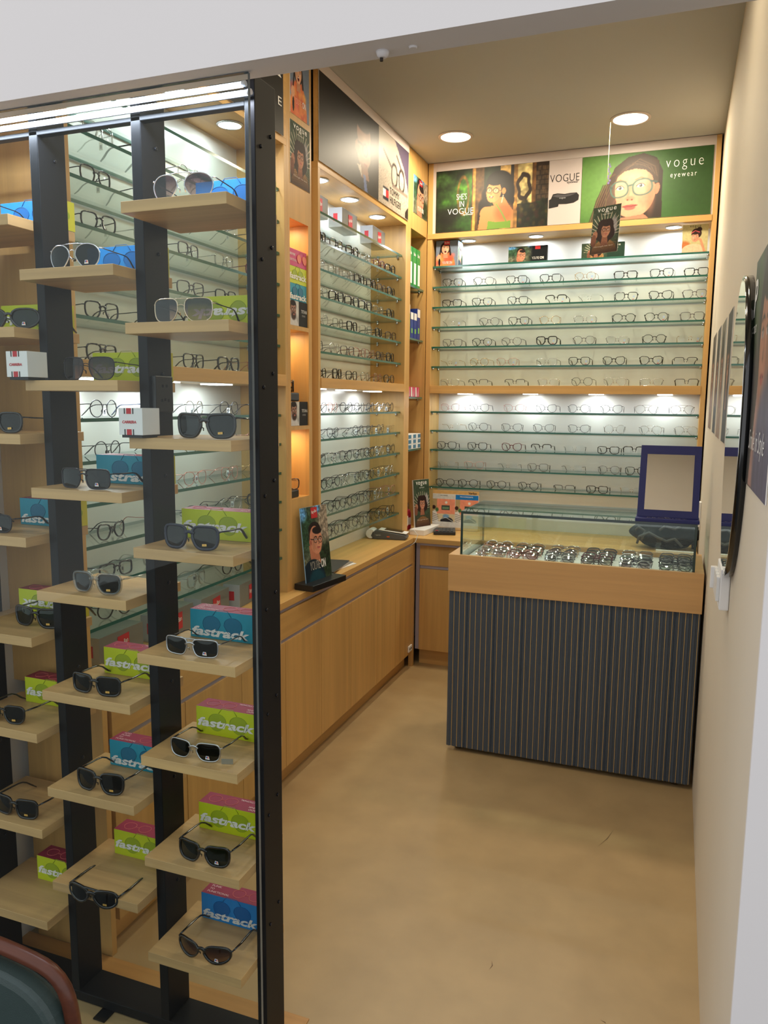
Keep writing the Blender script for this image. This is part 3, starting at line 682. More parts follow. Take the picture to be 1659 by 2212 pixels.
# ------------------------------------------------------------------ base cabinets and worktops
XF = -1.405
wt = tag(empty('worktop', (XW, 1.62, TOPZ)), 'long oak worktop running along the left wall under the glass shelves', 'worktop')
MB().box(0, XF+.002-XW, 0, YW-1.62, -.028, 0).build('board', WY, wt, bevel=.0015)
MB().box(XF-.035-XW, XF+.0-XW-.006, 0, 4.24-1.62, -.042, -.028).build('channel', GROOVE, wt)
wt2 = tag(empty('worktop', (XF, 4.235, TOPZ)), 'oak worktop along the back wall carrying the calculator and the folded bag', 'worktop')
MB().box(.003, XR-.004-XF, 0, YW-4.235, -.028, 0).build('board', WX, wt2, bevel=.0015)
MB().box(.02, XR-.005-XF, .012, .04, -.042, -.028).build('channel', GROOVE, wt2)
base_y = [1.64, 2.32, 2.985, 3.66, 4.235]
places = ['nearest the front, behind the glass rack', 'partly behind the black rack post', 'in the middle under the portrait standee', 'farthest, with the wall socket beside it']
for i in range(4):
    a, b = base_y[i], base_y[i+1]
    c = tag(empty('base_cabinet', (XF, a, 0)), 'oak base cabinet on the left, '+places[i], 'base cabinet', 'base cabinets along the left wall')
    d = b-a
    MB().box(XW-XF, -.022, .001, d-.001, .095, .733).build('carcass', WV, c)
    MB().box(-.08, -.045, 0, d, 0, .095).build('plinth', WY, c)
    dr = MB().box(-.02, 0, .0015, d-.0015, .625, .730).build('drawer', WV if 0 else WY, c, bevel=.0008)
    n = 2
    for k in range(n):
        MB().box(-.02, 0, .0015+k*d/n, (k+1)*d/n-.0015, .088, .610).build('door', WV, c, bevel=.0008)
    MB().box(-.02, -.006, .001, d-.001, .610, .625).build('channel', [GROOVE], c)
tag(MB().box(XW, XF-.0, 1.605, 1.625, 0, TOPZ-.03).box(-1.70, XC, 1.598, 1.618, TOPZ, H_C-.003).build('end_panel', WV, bevel=.001), 'tall oak end panel facing the street at the left wall', 'end panel')
tag(MB().box(XF-.02, XF+.004, 4.235, 4.262, 0, TOPZ-.03).build('corner_post', WV), 'narrow oak corner post with two red screws between the base cabinets', 'corner post')
for k, z in enumerate((.68, .46)):
    pass
so = tag(empty('wall_socket', (XF+.001, 4.19, .125)), 'small white socket plate low on the far base cabinet door', 'socket')
MB().box(0, .008, -.03, .03, -.018, .018).build('plate', WHITE, so, bevel=.002); MB().box(.008, .009, -.018, -.006, -.006, .006).box(.008, .009, .006, .018, -.006, .006).build('pin_holes', INK, so)
# back base cabinets
xs = [-1.385, -.90, -.40, .12]
for i in range(3):
    a, b = xs[i], xs[i+1]; d = b-a
    c = tag(empty('base_cabinet', (a, 4.27, 0)), ['oak base cabinet in the far corner left of the display counter', 'oak base cabinet hidden behind the middle of the display counter', 'oak base cabinet behind the right half of the display counter'][i], 'base cabinet', 'base cabinets along the back wall')
    MB().box(.001, d-.001, .022, YW-4.27, .10, .733).build('carcass', WV, c); MB().box(0, d, .05, .07, 0, .10).build('plinth', WX, c)
    MB().box(.012, d-.0015, 0, .02, .61, .728).build('drawer', WV, c, bevel=.0008); MB().box(.012, d-.0015, 0, .02, .10, .59).build('door', WV, c, bevel=.0008)
    MB().box(.012, d-.001, .006, .02, .592, .609).build('channel', GROOVE, c)
    if i == 0: MB().box(-.012, .010, .004, .02, .10, .745).build('cover_strip', GROOVE, c)

# ------------------------------------------------------------------ display counter
CX0, CX1, CY0, CY1, CZT = -.905, .128, 3.222, 3.655, .90
dc = tag(empty('display_counter', (CX0, CY0, 0)), 'display counter with fluted dark slate front, oak band and glass case on top', 'display counter')
def DP(nm, mb, m, **k):
    mb.v = [(x-CX0, y-CY0, z) for x, y, z in mb.v]; return mb.build(nm, m, k.pop('parent', dc), **k)
DP('top_band', MB().box(CX0, CX1, CY0, CY0+.02, .738, CZT).box(CX0, CX0+.045, CY0+.02, CY1, .738, CZT).box(CX1-.035, CX1, CY0+.02, CY1, .738, CZT).box(CX0+.045, CX1-.035, CY1-.02, CY1, .80, CZT-.004), WCT, bevel=.001)
DP('tray', MB().box(CX0+.045, CX1-.035, CY0+.02, CY1-.02, .862, .876), WHITE)
DP('carcass', MB().box(CX0+.03, CX1-.02, CY0+.03, CY1-.01, .03, .738), mat('slate_laminate', (54,60,68), .5))
ribs = MB(); lines = MB(); N = 42; pw = (CX1-CX0-.012)/N
for k in range(N):
    x = CX0+.004+k*pw; pr = []
    wd = pw-.0022
    for j in range(9):
        t = j/8; q = x+wd*t; amp = .006*math.sin(PI*t)**.5 + (.0015*math.cos(4*PI*t))
        pr.append((q, CY0+.013-amp))
    if k % 5 == 3: pr[3] = (pr[3][0], pr[3][1]+.006); pr[4] = (pr[4][0], pr[4][1]+.006)
    o = len(ribs.v)
    for (a, b) in pr: ribs.v += [(a, b, .022), (a, b, .736)]
    for j in range(8): ribs.f.append((o+2*j, o+2*j+2, o+2*j+3, o+2*j+1)); ribs.m.append(0); ribs.sm.append(False)
    lines.box(x+wd, x+pw, CY0+.0085, CY0+.02, .022, .736)
SL = mat('slate_fluted_board', (72,82,94), .48, noise=.12, nscale=30, nstretch=(1,1,.05)); GL = mat('gold_inlay', (206,176,122), .4, metal=.3)
fp = DP('fluted_panel', ribs.box(CX0+.004, CX1-.004, CY0+.014, CY0+.03, .022, .736), SL)
lines.v = [(x-CX0, y-CY0, z) for x, y, z in lines.v]; lines.build('gold_inlays', GL, fp)
DP('foot', MB().lathe([(.02, 0), (.02, .03)], 12, c=(CX0+.05, CY0+.06, 0)), METAL); DP('foot', MB().lathe([(.02, 0), (.02, .03)], 12, c=(CX1-.06, CY0+.06, 0)), METAL)
DP('foot', MB().lathe([(.02, 0), (.02, .03)], 12, c=(CX0+.05, CY1-.06, 0)), METAL); DP('foot', MB().lathe([(.02, 0), (.02, .03)], 12, c=(CX1-.06, CY1-.06, 0)), METAL)
# glass case: five panes
gx0, gx1, gy0, gy1, gz = -.858, .093, 3.240, 3.70-.055, 1.090
DP('case_top', MB().box(gx0, gx1, gy0, gy1, gz-.011, gz, ms=[0,0,1,1,1,1]), [CASEG, GEDGED])
DP('case_front', MB().box(gx0+.009, gx1-.009, gy0, gy0+.006, .880, gz-.011, ms=[1,1,0,0,1,1]), [CASEG, GEDGED])
DP('case_back', MB().box(gx0+.009, gx1-.009, gy1-.006, gy1, CZT-.004, gz-.011, ms=[1,1,0,0,1,1]), [CASEG, GEDGED])
DP('case_side', MB().box(gx0, gx0+.009, gy0, gy1, CZT-.02, gz-.011, ms=[1,1,1,1,0,0]), [CASEG, GEDGED])
DP('case_side', MB().box(gx1-.009, gx1, gy0, gy1, CZT-.02, gz-.011, ms=[1,1,1,1,0,0]), [CASEG, GEDGED])

# ------------------------------------------------------------------ black display rack behind the front glass
RY0, RY1 = 1.44, 1.525
PX = [(-1.672, -1.648), (-1.395, -1.371), (-1.119, -1.094), (-.844, -.820)]
rk = tag(empty('display_rack', (-1.25, RY0, 0)), 'tall black steel rack of staggered oak shelves behind the front glass', 'display rack')
def RP(nm, mb, m, parent=None, **k):
    mb.v = [(x+1.25, y-RY0, z) for x, y, z in mb.v]; return mb.build(nm, m, parent or rk, **k)
for i, (a, b) in enumerate(PX):
    p = RP('post', MB().box(a, b, RY0, RY1, .03, 2.19), BLACKM, bevel=.0015)
    for z in (.35, .62, .86, 1.10, 1.35, 1.58, 1.84, 2.06):
        s = MB().lathe([(.0042, 0), (.0042, .002), (.002, .003)], 8)
        for yy in ((RY0+.022, RY1-.022) if i == 3 else (RY0+.05,)):
            s2 = MB(); s2.v = [(v[2], v[0], v[1]) for v in s.v]; s2.f = s.f[:]; s2.m = s.m[:]; s2.sm = s.sm[:]
            s2.v = [(x+b+1.25, y+yy-RY0, zz+z+(.03 if yy > RY0+.03 else 0)) for x, y, zz in s2.v]; s2.build('screw', METAL if 0 else mat('dark_screw', (44,44,48), .3, metal=.8), p)
RP('base_beam', MB().box(PX[0][0], PX[3][1], RY0, RY1, 0.004, .03), BLACKM, bevel=.0015)
RP('top_beam', MB().box(PX[0][1], PX[3][0], RY0, RY0+.02, 2.132, 2.142), BLACKM, bevel=.0015)
RP('foot_plate', MB().box(-1.30, -1.265, RY0-.035, RY0+.01, 0, .004), BLACKM); RP('foot_plate', MB().box(-.98, -.945, RY0-.035, RY0+.01, 0, .004), BLACKM)
SZ = {0: [1.952, 1.711, 1.472, 1.234, .995, .757, .511, .267], 1: [1.832, 1.593, 1.352, 1.112, .871, .628, .384], 2: [1.953, 1.711, 1.472, 1.234, .996, .757, .511, .271]}
SY0, SY1 = 1.368, 1.572
for c in range(3):
    x0, x1 = PX[c][1], PX[c+1][0]
    for z in SZ[c]:
        RP('shelf', MB().box(x0, x1, SY0, SY1, z-.023, z, ms=[0, 0, 0, 0, 1, 1]), [WSH, WSHY], bevel=.0008)
pane = tag(MB().box(-1.695, -.768, 1.325, 1.333, .004, 2.143, ms=[1, 1, 0, 0, 1, 1]).build('glass_pane', [PANEG, GEDGEW]), 'large clear glass pane in front of the black rack', 'glass pane')
for y, z, nm, mm in ((1.424, 2.1500, 'lower', .0), (1.424, 2.1665, 'upper', .012)):
    t = tag(empty('light_tube', (-.826-mm, y, z)), nm+' of the two long white LED tubes along the top of the rack', 'light tube', 'LED tubes over the rack')
    tb = MB(); tb.tube([(-.85, 0, 0), (0, 0, 0)], .0046, 12); tb.build('tube', TUBEM, t)
    MB().lathe([(.0056, 0), (.0056, .008)], 12).build('end_cap', mat('frosted_cap', (206,210,220), .3), t, rot=(0, PI/2, 0))
    MB().box(-.85, 0, .0045, .008, -.005, .005).build('channel', METAL, t)
    area('glow', t, (-.42, -.0, -.008), .84, K_TUBE, (.78, .84, 1), 'RECTANGLE', .010)
sk_ = tag(empty('reflected_socket', (-1.094, 1.482, 1.565)), 'black socket plate standing in for a reflection in the glass, middle black post', 'socket')  # socket reflection in the front pane, modelled as a solid plate
MB().box(0, .012, -.034, .03, -.04, .04).build('plate', mat('black_plastic', (28,29,31), .3), sk_, bevel=.002)
mb = MB()
for (yy, zz) in ((-.008, .018), (.006, .018), (-.012, -.014), (0, -.012), (.012, -.014)): mb.box(.012, .0125, yy-.003, yy+.003, zz-.003, zz+.003)
mb.build('pin_holes', mat('matt_black', (5,5,5), .9), sk_)
# ------------------------------------------------------------------ spectacles and sunglasses
def outline(shape, a, b, n, side=1):
    """lens outline, centre 0,0; side +1 is the right lens (outer side +x)"""
    pts = []
    P = {'round': 2.0, 'panto': 2.3, 'square': 4.0, 'rect': 4.8, 'cat': 2.7, 'aviator': 2.2, 'geo': 2.8, 'wrap': 2.6, 'wayfarer': 4.0, 'navigator': 4.0}[shape]
    for i in range(n):
        t = 2*PI*i/n; c, s = math.cos(t), math.sin(t)
        Q = P if s > 0 or P < 2.4 else 2+(P-2)*.6
        x = math.copysign(abs(c)**(2/Q), c); z = math.copysign(abs(s)**(2/Q), s)
        if x < 0 and z < 0 and shape != 'round': x *= 1-.20*(-z)
        if shape == 'panto': x *= 1-.10*max(0, -z); z *= .96 if z > 0 else 1
        if shape == 'cat': z += .22*max(0, x)*max(0, z+.3); x *= 1-.12*max(0, -z)
        if shape == 'aviator': x = x*(1-.16*max(0, -z)) - .10*max(0, -z)*-1*0 + .10*max(0, -z)*.6; z = z*.92 if z > 0 else z*1.08
        if shape in ('square', 'wayfarer', 'navigator'): x *= 1-.09*max(0, -z)
        if shape == 'wayfarer': z += .10*max(0, x)*max(0, z)
        if shape == 'wrap': z += .10*max(0, x); x *= 1-.10*max(0, -z)
        if shape == 'geo': x *= 1-.12*abs(z)
        pts.append((side*a*x, b*z))
    return pts
GT = {}
def glasses(style, fold=False):
    """template: root empty at the base under the front, front facing -y; style is a dict"""
    g = dict(shape='square', a=.0250, b=.0215, dbl=.018, t=.0016, d=.0018, fm=BLK, lm=LENS, tm=None, kind='full', double=False, tag=False, sticker=None, hi=False, temple=.0022, curve=1.3, drop=True, tl=.132)
    g.update(style)
    hi = g['hi']; n = 36 if hi else 22; ns = 4 if g['t'] > .0011 else 5
    fm, lm, tm = g['fm'], g['lm'], g['tm'] or g['fm']; a, b, t, d = g['a'], g['b'], g['t'], g['d']
    zc = b+t; cx = g['dbl']/2+a
    def yc(x): return g['curve']*x*x
    fr = MB(); lens = []
    for side in (-1, 1):
        o = outline(g['shape'], a, b, n, side); pts = [(side*cx+x, yc(side*cx+x), zc+z) for x, z in o]
        if g['kind'] == 'full': fr.tube(pts, 1.0, ns if g['t'] > .0011 else 4, closed=True, flat=(t, d))
        elif g['kind'] == 'half':
            q = [p for p in pts if p[2] > zc-.002]; q = sorted(q, key=lambda p: math.atan2(p[2]-zc, (p[0]-side*cx)*side)); fr.tube(q, 1.0, 4, flat=(t*1.3, d))
        L = MB(); K = 3
        L.v.append((side*cx, yc(side*cx)-.0012, zc))
        for k in range(1, K+1):
            f = k/K
            for x, z in o: L.v.append((side*cx+x*f, yc(side*cx+x*f)-.0012*(1-f*f), zc+z*f))
        for i in range(n):
            j = (i+1) % n; L.f.append((0, 1+i, 1+j)); L.m.append(0); L.sm.append(True)
            for k in range(K-1): L.f.append((1+k*n+i, 1+(k+1)*n+i, 1+(k+1)*n+j, 1+k*n+j)); L.m.append(0); L.sm.append(True)
        lens.append(L)
    # bridge
    bz = zc+b*.35; hw = g['dbl']/2+a*.06; br = max(t, .0011)
    if g['kind'] == 'full' and g['t'] > .0011:
        fr.tube([(-hw-.002, .0002, bz-.001), (-hw*.5, 0, bz+.003), (0, -.0002, bz+.004), (hw*.5, 0, bz+.003), (hw+.002, .0002, bz-.001)], [1.3, 1.1, 1, 1.1, 1.3], 4, flat=(t*1.25, d))
    else: fr.tube([(-hw, .0004, bz-.002), (-hw*.5, -.001, bz+.0015), (0, -.002, bz+.0025), (hw*.5, -.001, bz+.0015), (hw, .0004, bz-.002)], br*.8, 6)
    if g['double']: fr.tube([(-cx*.75, yc(cx*.75), zc+b*.93), (-hw, .0005, zc+b*.98), (hw, .0005, zc+b*.98), (cx*.75, yc(cx*.75), zc+b*.93)], br*.8 if t < .0015 else t, 6)
    for side in (-1, 1):                                                # nose pads
        fr.tube([(side*hw*.85, .001, zc-b*.05), (side*hw*.62, .006, zc-b*.22), (side*hw*.66, .0065, zc-b*.45)], [.0005, .0016, .0012], 5)
    # end pieces and temples
    xo = cx+a+ (0 if g['shape'] != 'round' else -.001); hz = zc+b*(.55 if g['shape'] not in ('cat', 'wayfarer') else .72)
    for side in (-1, 1):
        fr.tube([(side*(xo-.002), yc(xo-.002), hz), (side*(xo+.003), yc(xo)+.002, hz), (side*(xo+.0035), yc(xo)+.008, hz)], [max(t, .0014), max(t, .0013), .0013], 5)
    y0 = yc(xo)+.007; X = xo+.0035; tl = g['tl']; tk = g['temple']
    tem = []
    for side in (-1, 1):
        if fold: pts = [(side*X, y0, hz), (side*(X-.02), y0+.006+.002*side, hz), (side*(X-.09), y0+.009+.003*side, hz-.001), (side*(X-.118), y0+.010+.003*side, hz-.012), (side*(X-.126), y0+.009, hz-.024)]
        else:
            zt = .0025 if g['drop'] else hz-.028
            pts = [(side*X, y0, hz), (side*(X+.001), y0+.03, hz-.002), (side*(X), y0+.065, hz-.003), (side*(X-.001), y0+tl*.66, hz-.005), (side*(X-.003), y0+tl*.76, hz-.011), (side*(X-.005), y0+tl*.88, hz-.024 if zt < hz-.024 else zt+.006), (side*(X-.006), y0+tl, zt)]
        T = MB(); rr = [tk*.9, tk, tk, tk, tk*1.15, tk*1.3, tk*.9][:len(pts)]
        T.tube(pts, rr, 6, sx=.62 if tk > .0015 else 1); tem.append(T)
    root = empty('sunglasses' if g.get('sun') else 'eyeglasses'); root.hide_render = False
    if fold:
        for l in lens: fr.add(l.v, l.f, 1, True)
        for q in tem: fr.add(q.v, q.f, 2, True)
        bpy.data.objects.remove(root)
        return fr.build('eyeglasses', [fm, lm, tm])
    fr.build('frame', fm, root)
    for l in lens: l.build('lens', lm, root)
    for q in tem: q.build('temple', tm, root)
    if g['tag']:
        tg = MB(); side = g['tag']; x = side*X; y = y0+.035
        tg.box(x-.0004, x+.0004, y-.006, y+.006, hz-.034, hz-.012).tube([(x, y, hz-.013), (x, y-.001, hz-.002)], .0004, 4)
        tg.box(x-.0007, x+.0007, y-.0035, y+.0035, hz-.030, hz-.020, 1); tg.build('price_tag', [TAGM, mat('grey_ink', (120,120,124), .6)], root)
    if g.get('mark'):
        m_ = MB(); m_.prism([(cx-.002, zc-b*.82), (cx+.008, zc-b*.82), (cx+.008, zc-b*.68), (cx-.002, zc-b*.68)], yc(cx)-.0022, yc(cx)-.0018, 0); m_.prism([(cx+.001, zc-b*.3), (cx+.010, zc-b*.3), (cx+.010, zc+b*.15), (cx+.001, zc+b*.15)], yc(cx)-.0022, yc(cx)-.0018, 1); m_.build('lens_print', [REDI, mat('pale_blue_print', (176,196,230), .4)], root)
    st = g['sticker']
    if st:
        x0 = cx; w_, h_ = (.011, .0055) if st == 'gold' else (.011, .0075); zz = zc-b*.72; yy = yc(x0)-.0022; m_ = MB()
        if st == 'gold': m_.prism([(x0-w_/2, zz), (x0+w_/2, zz+.0008), (x0+w_/2, zz+h_), (x0-w_/2, zz+h_-.0008)], yy-.0004, yy); m_.box(x0-.003, x0+.003, yy-.0006, yy-.0004, zz+.002, zz+.004, 1); mm = [GOLDS, mat('amber_print', (206,150,70), .5)]
        else: m_.prism([(x0-w_/2, zz), (x0+w_/2, zz), (x0+w_*.33, zz+h_), (x0-w_*.33, zz+h_)], yy-.0004, yy); m_.prism([(x0-.0036, zz+.0025), (x0+.0, zz+.0025), (x0-.0, zz+h_-.001), (x0-.0028, zz+h_-.001)], yy-.0006, yy-.0004, 1); m_.prism([(x0+.0003, zz+.0025), (x0+.0038, zz+.0025), (x0+.0028, zz+h_-.001), (x0+.0003, zz+h_-.001)], yy-.0006, yy-.0004, 2); mm = [WHITE, mat('blue_ink', (40,70,160), .5), mat('orange_ink', (226,110,60), .5)]
        m_.build('sticker', mm, root)
    root['hx'] = 0
    del root['hx']
    return root
USED = {}
def put(key, style, x, y, z, rz, label, group, cat='eyeglasses', fold=False, rx=0, ry=0):
    k = (key, fold)
    if k not in USED:
        o = glasses(style, fold); USED[k] = o
    else: o = copy_tree(USED[k])
    o.location = (x, y, z+.0006); o.rotation_euler = (rx, ry, rz); tag(o, label, cat, group); return o

# kinds seen on the shelves: code -> (words, style)
K = {
 'bs': ('black square', dict(shape='square', t=.0016, fm=BLK)), 'br': ('black rectangular', dict(shape='rect', b=.0195, t=.0019, fm=BLK)), 'bo': ('black round', dict(shape='panto', b=.0228, t=.0014, fm=BLK)),
 'bt': ('thick black square', dict(shape='square', a=.025, b=.0225, t=.0026, d=.0024, fm=BLK, temple=.0032)), 'bc': ('black cat-eye', dict(shape='cat', t=.0017, fm=BLK)), 'bb': ('black browline', dict(shape='square', kind='half', t=.0018, fm=BLK)),
 'bh': ('black half-rim', dict(shape='rect', b=.0180, kind='half', t=.0011, fm=GUN, tm=BLK)), 'go': ('grey round', dict(shape='panto', b=.0228, t=.0012, fm=GREYA)), 'gs': ('grey square', dict(shape='square', t=.0014, fm=GREYA)),
 'ts': ('brown tortoise square', dict(shape='square', t=.0018, fm=TORT)), 'rc': ('dark red cat-eye', dict(shape='cat', t=.0017, fm=REDA)), 'cc': ('clear-framed square', dict(shape='square', t=.0020, fm=CLEARA, tm=CLEARA)), 'co': ('clear-framed round', dict(shape='panto', b=.0228, t=.0017, fm=CLEARA, tm=CLEARA)),
 'pc': ('pale pink transparent', dict(shape='cat', t=.0019, fm=PINKC, tm=PINKC)), 'vr': ('rimless', dict(shape='square', kind='none', t=.0006, fm=SILVER, tm=GUN, temple=.0012)), 'vg': ('gold rimless', dict(shape='panto', kind='none', t=.0006, fm=GOLDW, tm=GOLDW, temple=.0012)),
 'wo': ('thin silver round', dict(shape='round', a=.0240, b=.0235, t=.0010, d=.0009, fm=SILVER, tm=GUN, temple=.0012)), 'wk': ('thin black wire round', dict(shape='round', a=.0240, b=.0235, t=.0011, d=.0010, fm=GUN, tm=BLK, temple=.0014)), 'wg': ('thin gold round', dict(shape='panto', a=.0240, b=.0228, t=.0010, d=.0009, fm=GOLDW, tm=GOLDW, temple=.0012)),
 'we': ('thin gunmetal cat-eye', dict(shape='cat', t=.0010, d=.0009, fm=GUN, tm=GUN, temple=.0013)), 'wr': ('thin rose cat-eye', dict(shape='cat', t=.0009, d=.0008, fm=ROSE, tm=ROSE, temple=.0012)), 'ws': ('thin silver rectangular', dict(shape='rect', b=.0195, t=.0010, d=.0009, fm=SILVER, tm=GUN, temple=.0012)),
 'wx': ('thin dark geometric', dict(shape='geo', b=.0225, t=.0010, d=.0009, fm=GUN, tm=BLK, temple=.0013)), 'wa': ('thin wire aviator', dict(shape='aviator', a=.026, b=.0235, t=.0010, d=.0009, fm=SILVER, tm=GUN, double=True, temple=.0012)), 'ba': ('black double-bridge', dict(shape='navigator', a=.026, b=.0225, t=.0019, fm=BLK, double=True)),
 'bl': ('blue-grey transparent round', dict(shape='panto', b=.0228, t=.0019, fm=BLUEA, tm=BLUEA)), 'nk': ('black-and-silver square', dict(shape='square', t=.0017, fm=BLK, tm=SILVER, temple=.0013)), 'dc': ('dark crimson square', dict(shape='square', t=.0018, fm=REDA)),
}
LVL = ['top', 'second-highest', 'third-highest', 'fourth-highest', 'fifth-highest']
UP = ['uppermost', 'second', 'third', 'fourth', 'fifth']
BACK = [
 (2.243, 0, [(978,'bs'),(1045,'go'),(1116,'bs'),(1189,'bs'),(1264,'wg'),(1351.5,'br'),(1429,'nk'),(1504,'br')]),
 (2.125, 1, [(976,'br'),(1041,'bs'),(1118,'bs'),(1201,'bb'),(1273,'vr'),(1353,'bs'),(1426.5,'bc'),(1500,'gs')]),
 (2.008, 2, [(978,'vr'),(1057,'go'),(1120.6,'bs'),(1188,'wg'),(1263.6,'ws'),(1347.7,'bo'),(1417.5,'bo'),(1495,'gs')]),
 (1.890, 3, [(977,'gs'),(1041,'bo'),(1105,'go'),(1181,'bt'),(1261,'go'),(1333,'ws'),(1413.6,'bo'),(1491,'vg')]),
 (1.773, 4, [(972,'vg'),(1035,'wg'),(1095,'wr'),(1181,'ws'),(1251,'bs'),(1325.7,'bc'),(1406,'bc'),(1481,'bh')]),
 (1.656, 5, [(971,'ws'),(1032.6,'bh'),(1112,'bh'),(1184.5,'ws'),(1257,'wx'),(1328,'wa'),(1408,'ws'),(1483,'bh')]),
 (1.502, 6, [(972,'wr'),(1035,'we'),(1110,'wr'),(1180,'we'),(1250,'wx'),(1320.5,'we'),(1397,'wa'),(1474,'wa')]),
 (1.387, 7, [(975,'vg'),(1032.6,'wx'),(1105,'we'),(1174,'we'),(1250,'we'),(1328,'wo'),(1404.6,'wa'),(1481,'wa')]),
 (1.270, 8, [(965,'bs'),(1031,'bs'),(1105,'rc'),(1169,'bb'),(1241,'vr'),(1314,'br'),(1370,'bb')]),
 (1.154, 9, [(963,'vg'),(1024,'wr'),(1096.5,'vr'),(1161.6,'gs'),(1235,'vr'),(1315,'go'),(1374,'bs')]),
 (1.040, 10, [(961.5,'bo'),(1011,'bo'),(1072,'bo'),(1141,'bo'),(1218,'bh'),(1289.5,'br'),(1364,'vg')]),
]
RN = ['first row', 'second row', 'third row', 'fourth row', 'fifth row', 'oak shelf row', 'first row below oak', 'second row below oak', 'third row below oak', 'fourth row below oak', 'fifth row below oak', 'lowest row']
for z, r, row in BACK:
    for i, (u, k) in enumerate(row):
        x = at(u, 700, 1, YC+.05)[0]                                     # measured along the row
        # refine with the height of the row
        fx = FW.x; v0, v1 = 300, 1300
        for _ in range(24):
            vm = (v0+v1)/2
            if at(u, vm, 1, YC+.05)[2] > z+.02: v0 = vm
            else: v1 = vm
        x = at(u, vm, 1, YC+.05)[0]
        st = dict(K[k][1]); st['tl'] = .115; mk_ = r < 5 and (i+r) % 2 == 0
        if mk_: st['mark'] = 1
        put('b'+k+str(mk_), st, x, YC+.045+.006*rng.rand(), z, (rng.rand()-.5)*.22, f"{K[k][0]} eyeglasses, back wall, {RN[r]}, {ORD[i]} from left", 'eyeglasses on the back wall')
# left cabinet under the dark poster: rows from the top, spectacles from the near end to the far end
B2 = ['bt bs bt cc dc bt', 'wo cc cc bt bt ts bt', 'cc bt bt bt cc bt', 'wo cc bt cc bt ts', 'wk wo gs pc pc ts bt', 'bo bt bs cc pc bo',
      'wx wr wk wx wx wo wk', 'vr we vr wk we wx vg', 'wk wo wk we wk wo wk', 'wk wx wo wk wx wg wo', 'we wk wx we wx wo wr', 'wx wk we wx wx we wk']
B1 = ['cc bt wo bs bs', 'bs bo go vr br', 'bs cc gs cc dc', 'bt gs gs bs co', 'bs bs bt gs bo', 'ba cc ba bt pc',
      'wk bl wo wx wo', 'wk wk vg wo wr', 'pc wr wr wr wg', 'bc wr gs wo bs', 'br cc bo cc bs', 'bo bs cc bo wk']
ROWZ = [2.243, 2.125, 2.008, 1.890, 1.773, 1.656, 1.502, 1.387, 1.270, 1.154, 1.040, .922]
RW = ['first row', 'second row', 'third row', 'fourth row', 'fifth row', 'oak shelf row', 'seventh row', 'eighth row', 'ninth row', 'tenth row', 'eleventh row', 'lowest row']
def left_rows(B, y0, y1, where, group):
    for r, (z, row) in enumerate(zip(ROWZ, B)):
        row = row.split(); n = len(row)
        for i, k in enumerate(row):
            y = y0+(y1-y0)*(i+.5)/n+(rng.rand()-.5)*.03
            st = dict(K[k][1]); st['tag'] = 1; st['tl'] = .112
            put('l'+k, st, XC-.048, y, z, PI/2+(rng.rand()-.5)*.3-.05, f"{K[k][0]} eyeglasses {where}, {RW[r]}, {ORD[i]} from front", group)
left_rows(B2, 3.13, 4.21, 'under the dark poster', 'eyeglasses in the left cabinet under the dark poster')
left_rows(B1, 1.70, 2.76, 'behind the glass rack', 'eyeglasses in the cabinet behind the glass rack')
TINT1 = clear('rose_tint_lens', (232,214,220), refl=3.2, rough=.03); TINT2 = clear('grey_tint_lens', (206,200,206), refl=3.0, rough=.03); TINT3 = clear('coated_lens', (232,240,234), refl=3.4, rough=.03)
# folded spectacles in the glass case: six columns of five
FK = ['vg','cc','wr','pc','wo', 'pc','rc','wr','ts','co', 'wo','gs','wx','wg','cc', 'ts','rc','dc','ts','bs', 'wo','we','gs','ws','cc', 'gs','bc','wk','ts','gs']
colx = [-.745, -.60, -.445, -.290, -.135, .020]
for c in range(6):
    for r in range(5):
        k = FK[(c*5+r) % len(FK)]; w_ = {0: 'front', 1: 'second', 2: 'middle', 3: 'fourth', 4: 'rear'}[r]
        put('f'+k, dict(K[k][1], hi=False, tag=False, lm=[TINT1, TINT2, TINT3][(c*5+r) % 3], a=.0265, t=max(K[k][1].get('t', .0016), .0013)), colx[c]+(rng.rand()-.5)*.01, 3.285+.060*r, .8775, (rng.rand()-.5)*.08, f"folded {K[k][0]} eyeglasses in the glass case, {w_} of {ORD[c]} column from left", 'folded eyeglasses in the glass case', fold=True, rx=-.62)

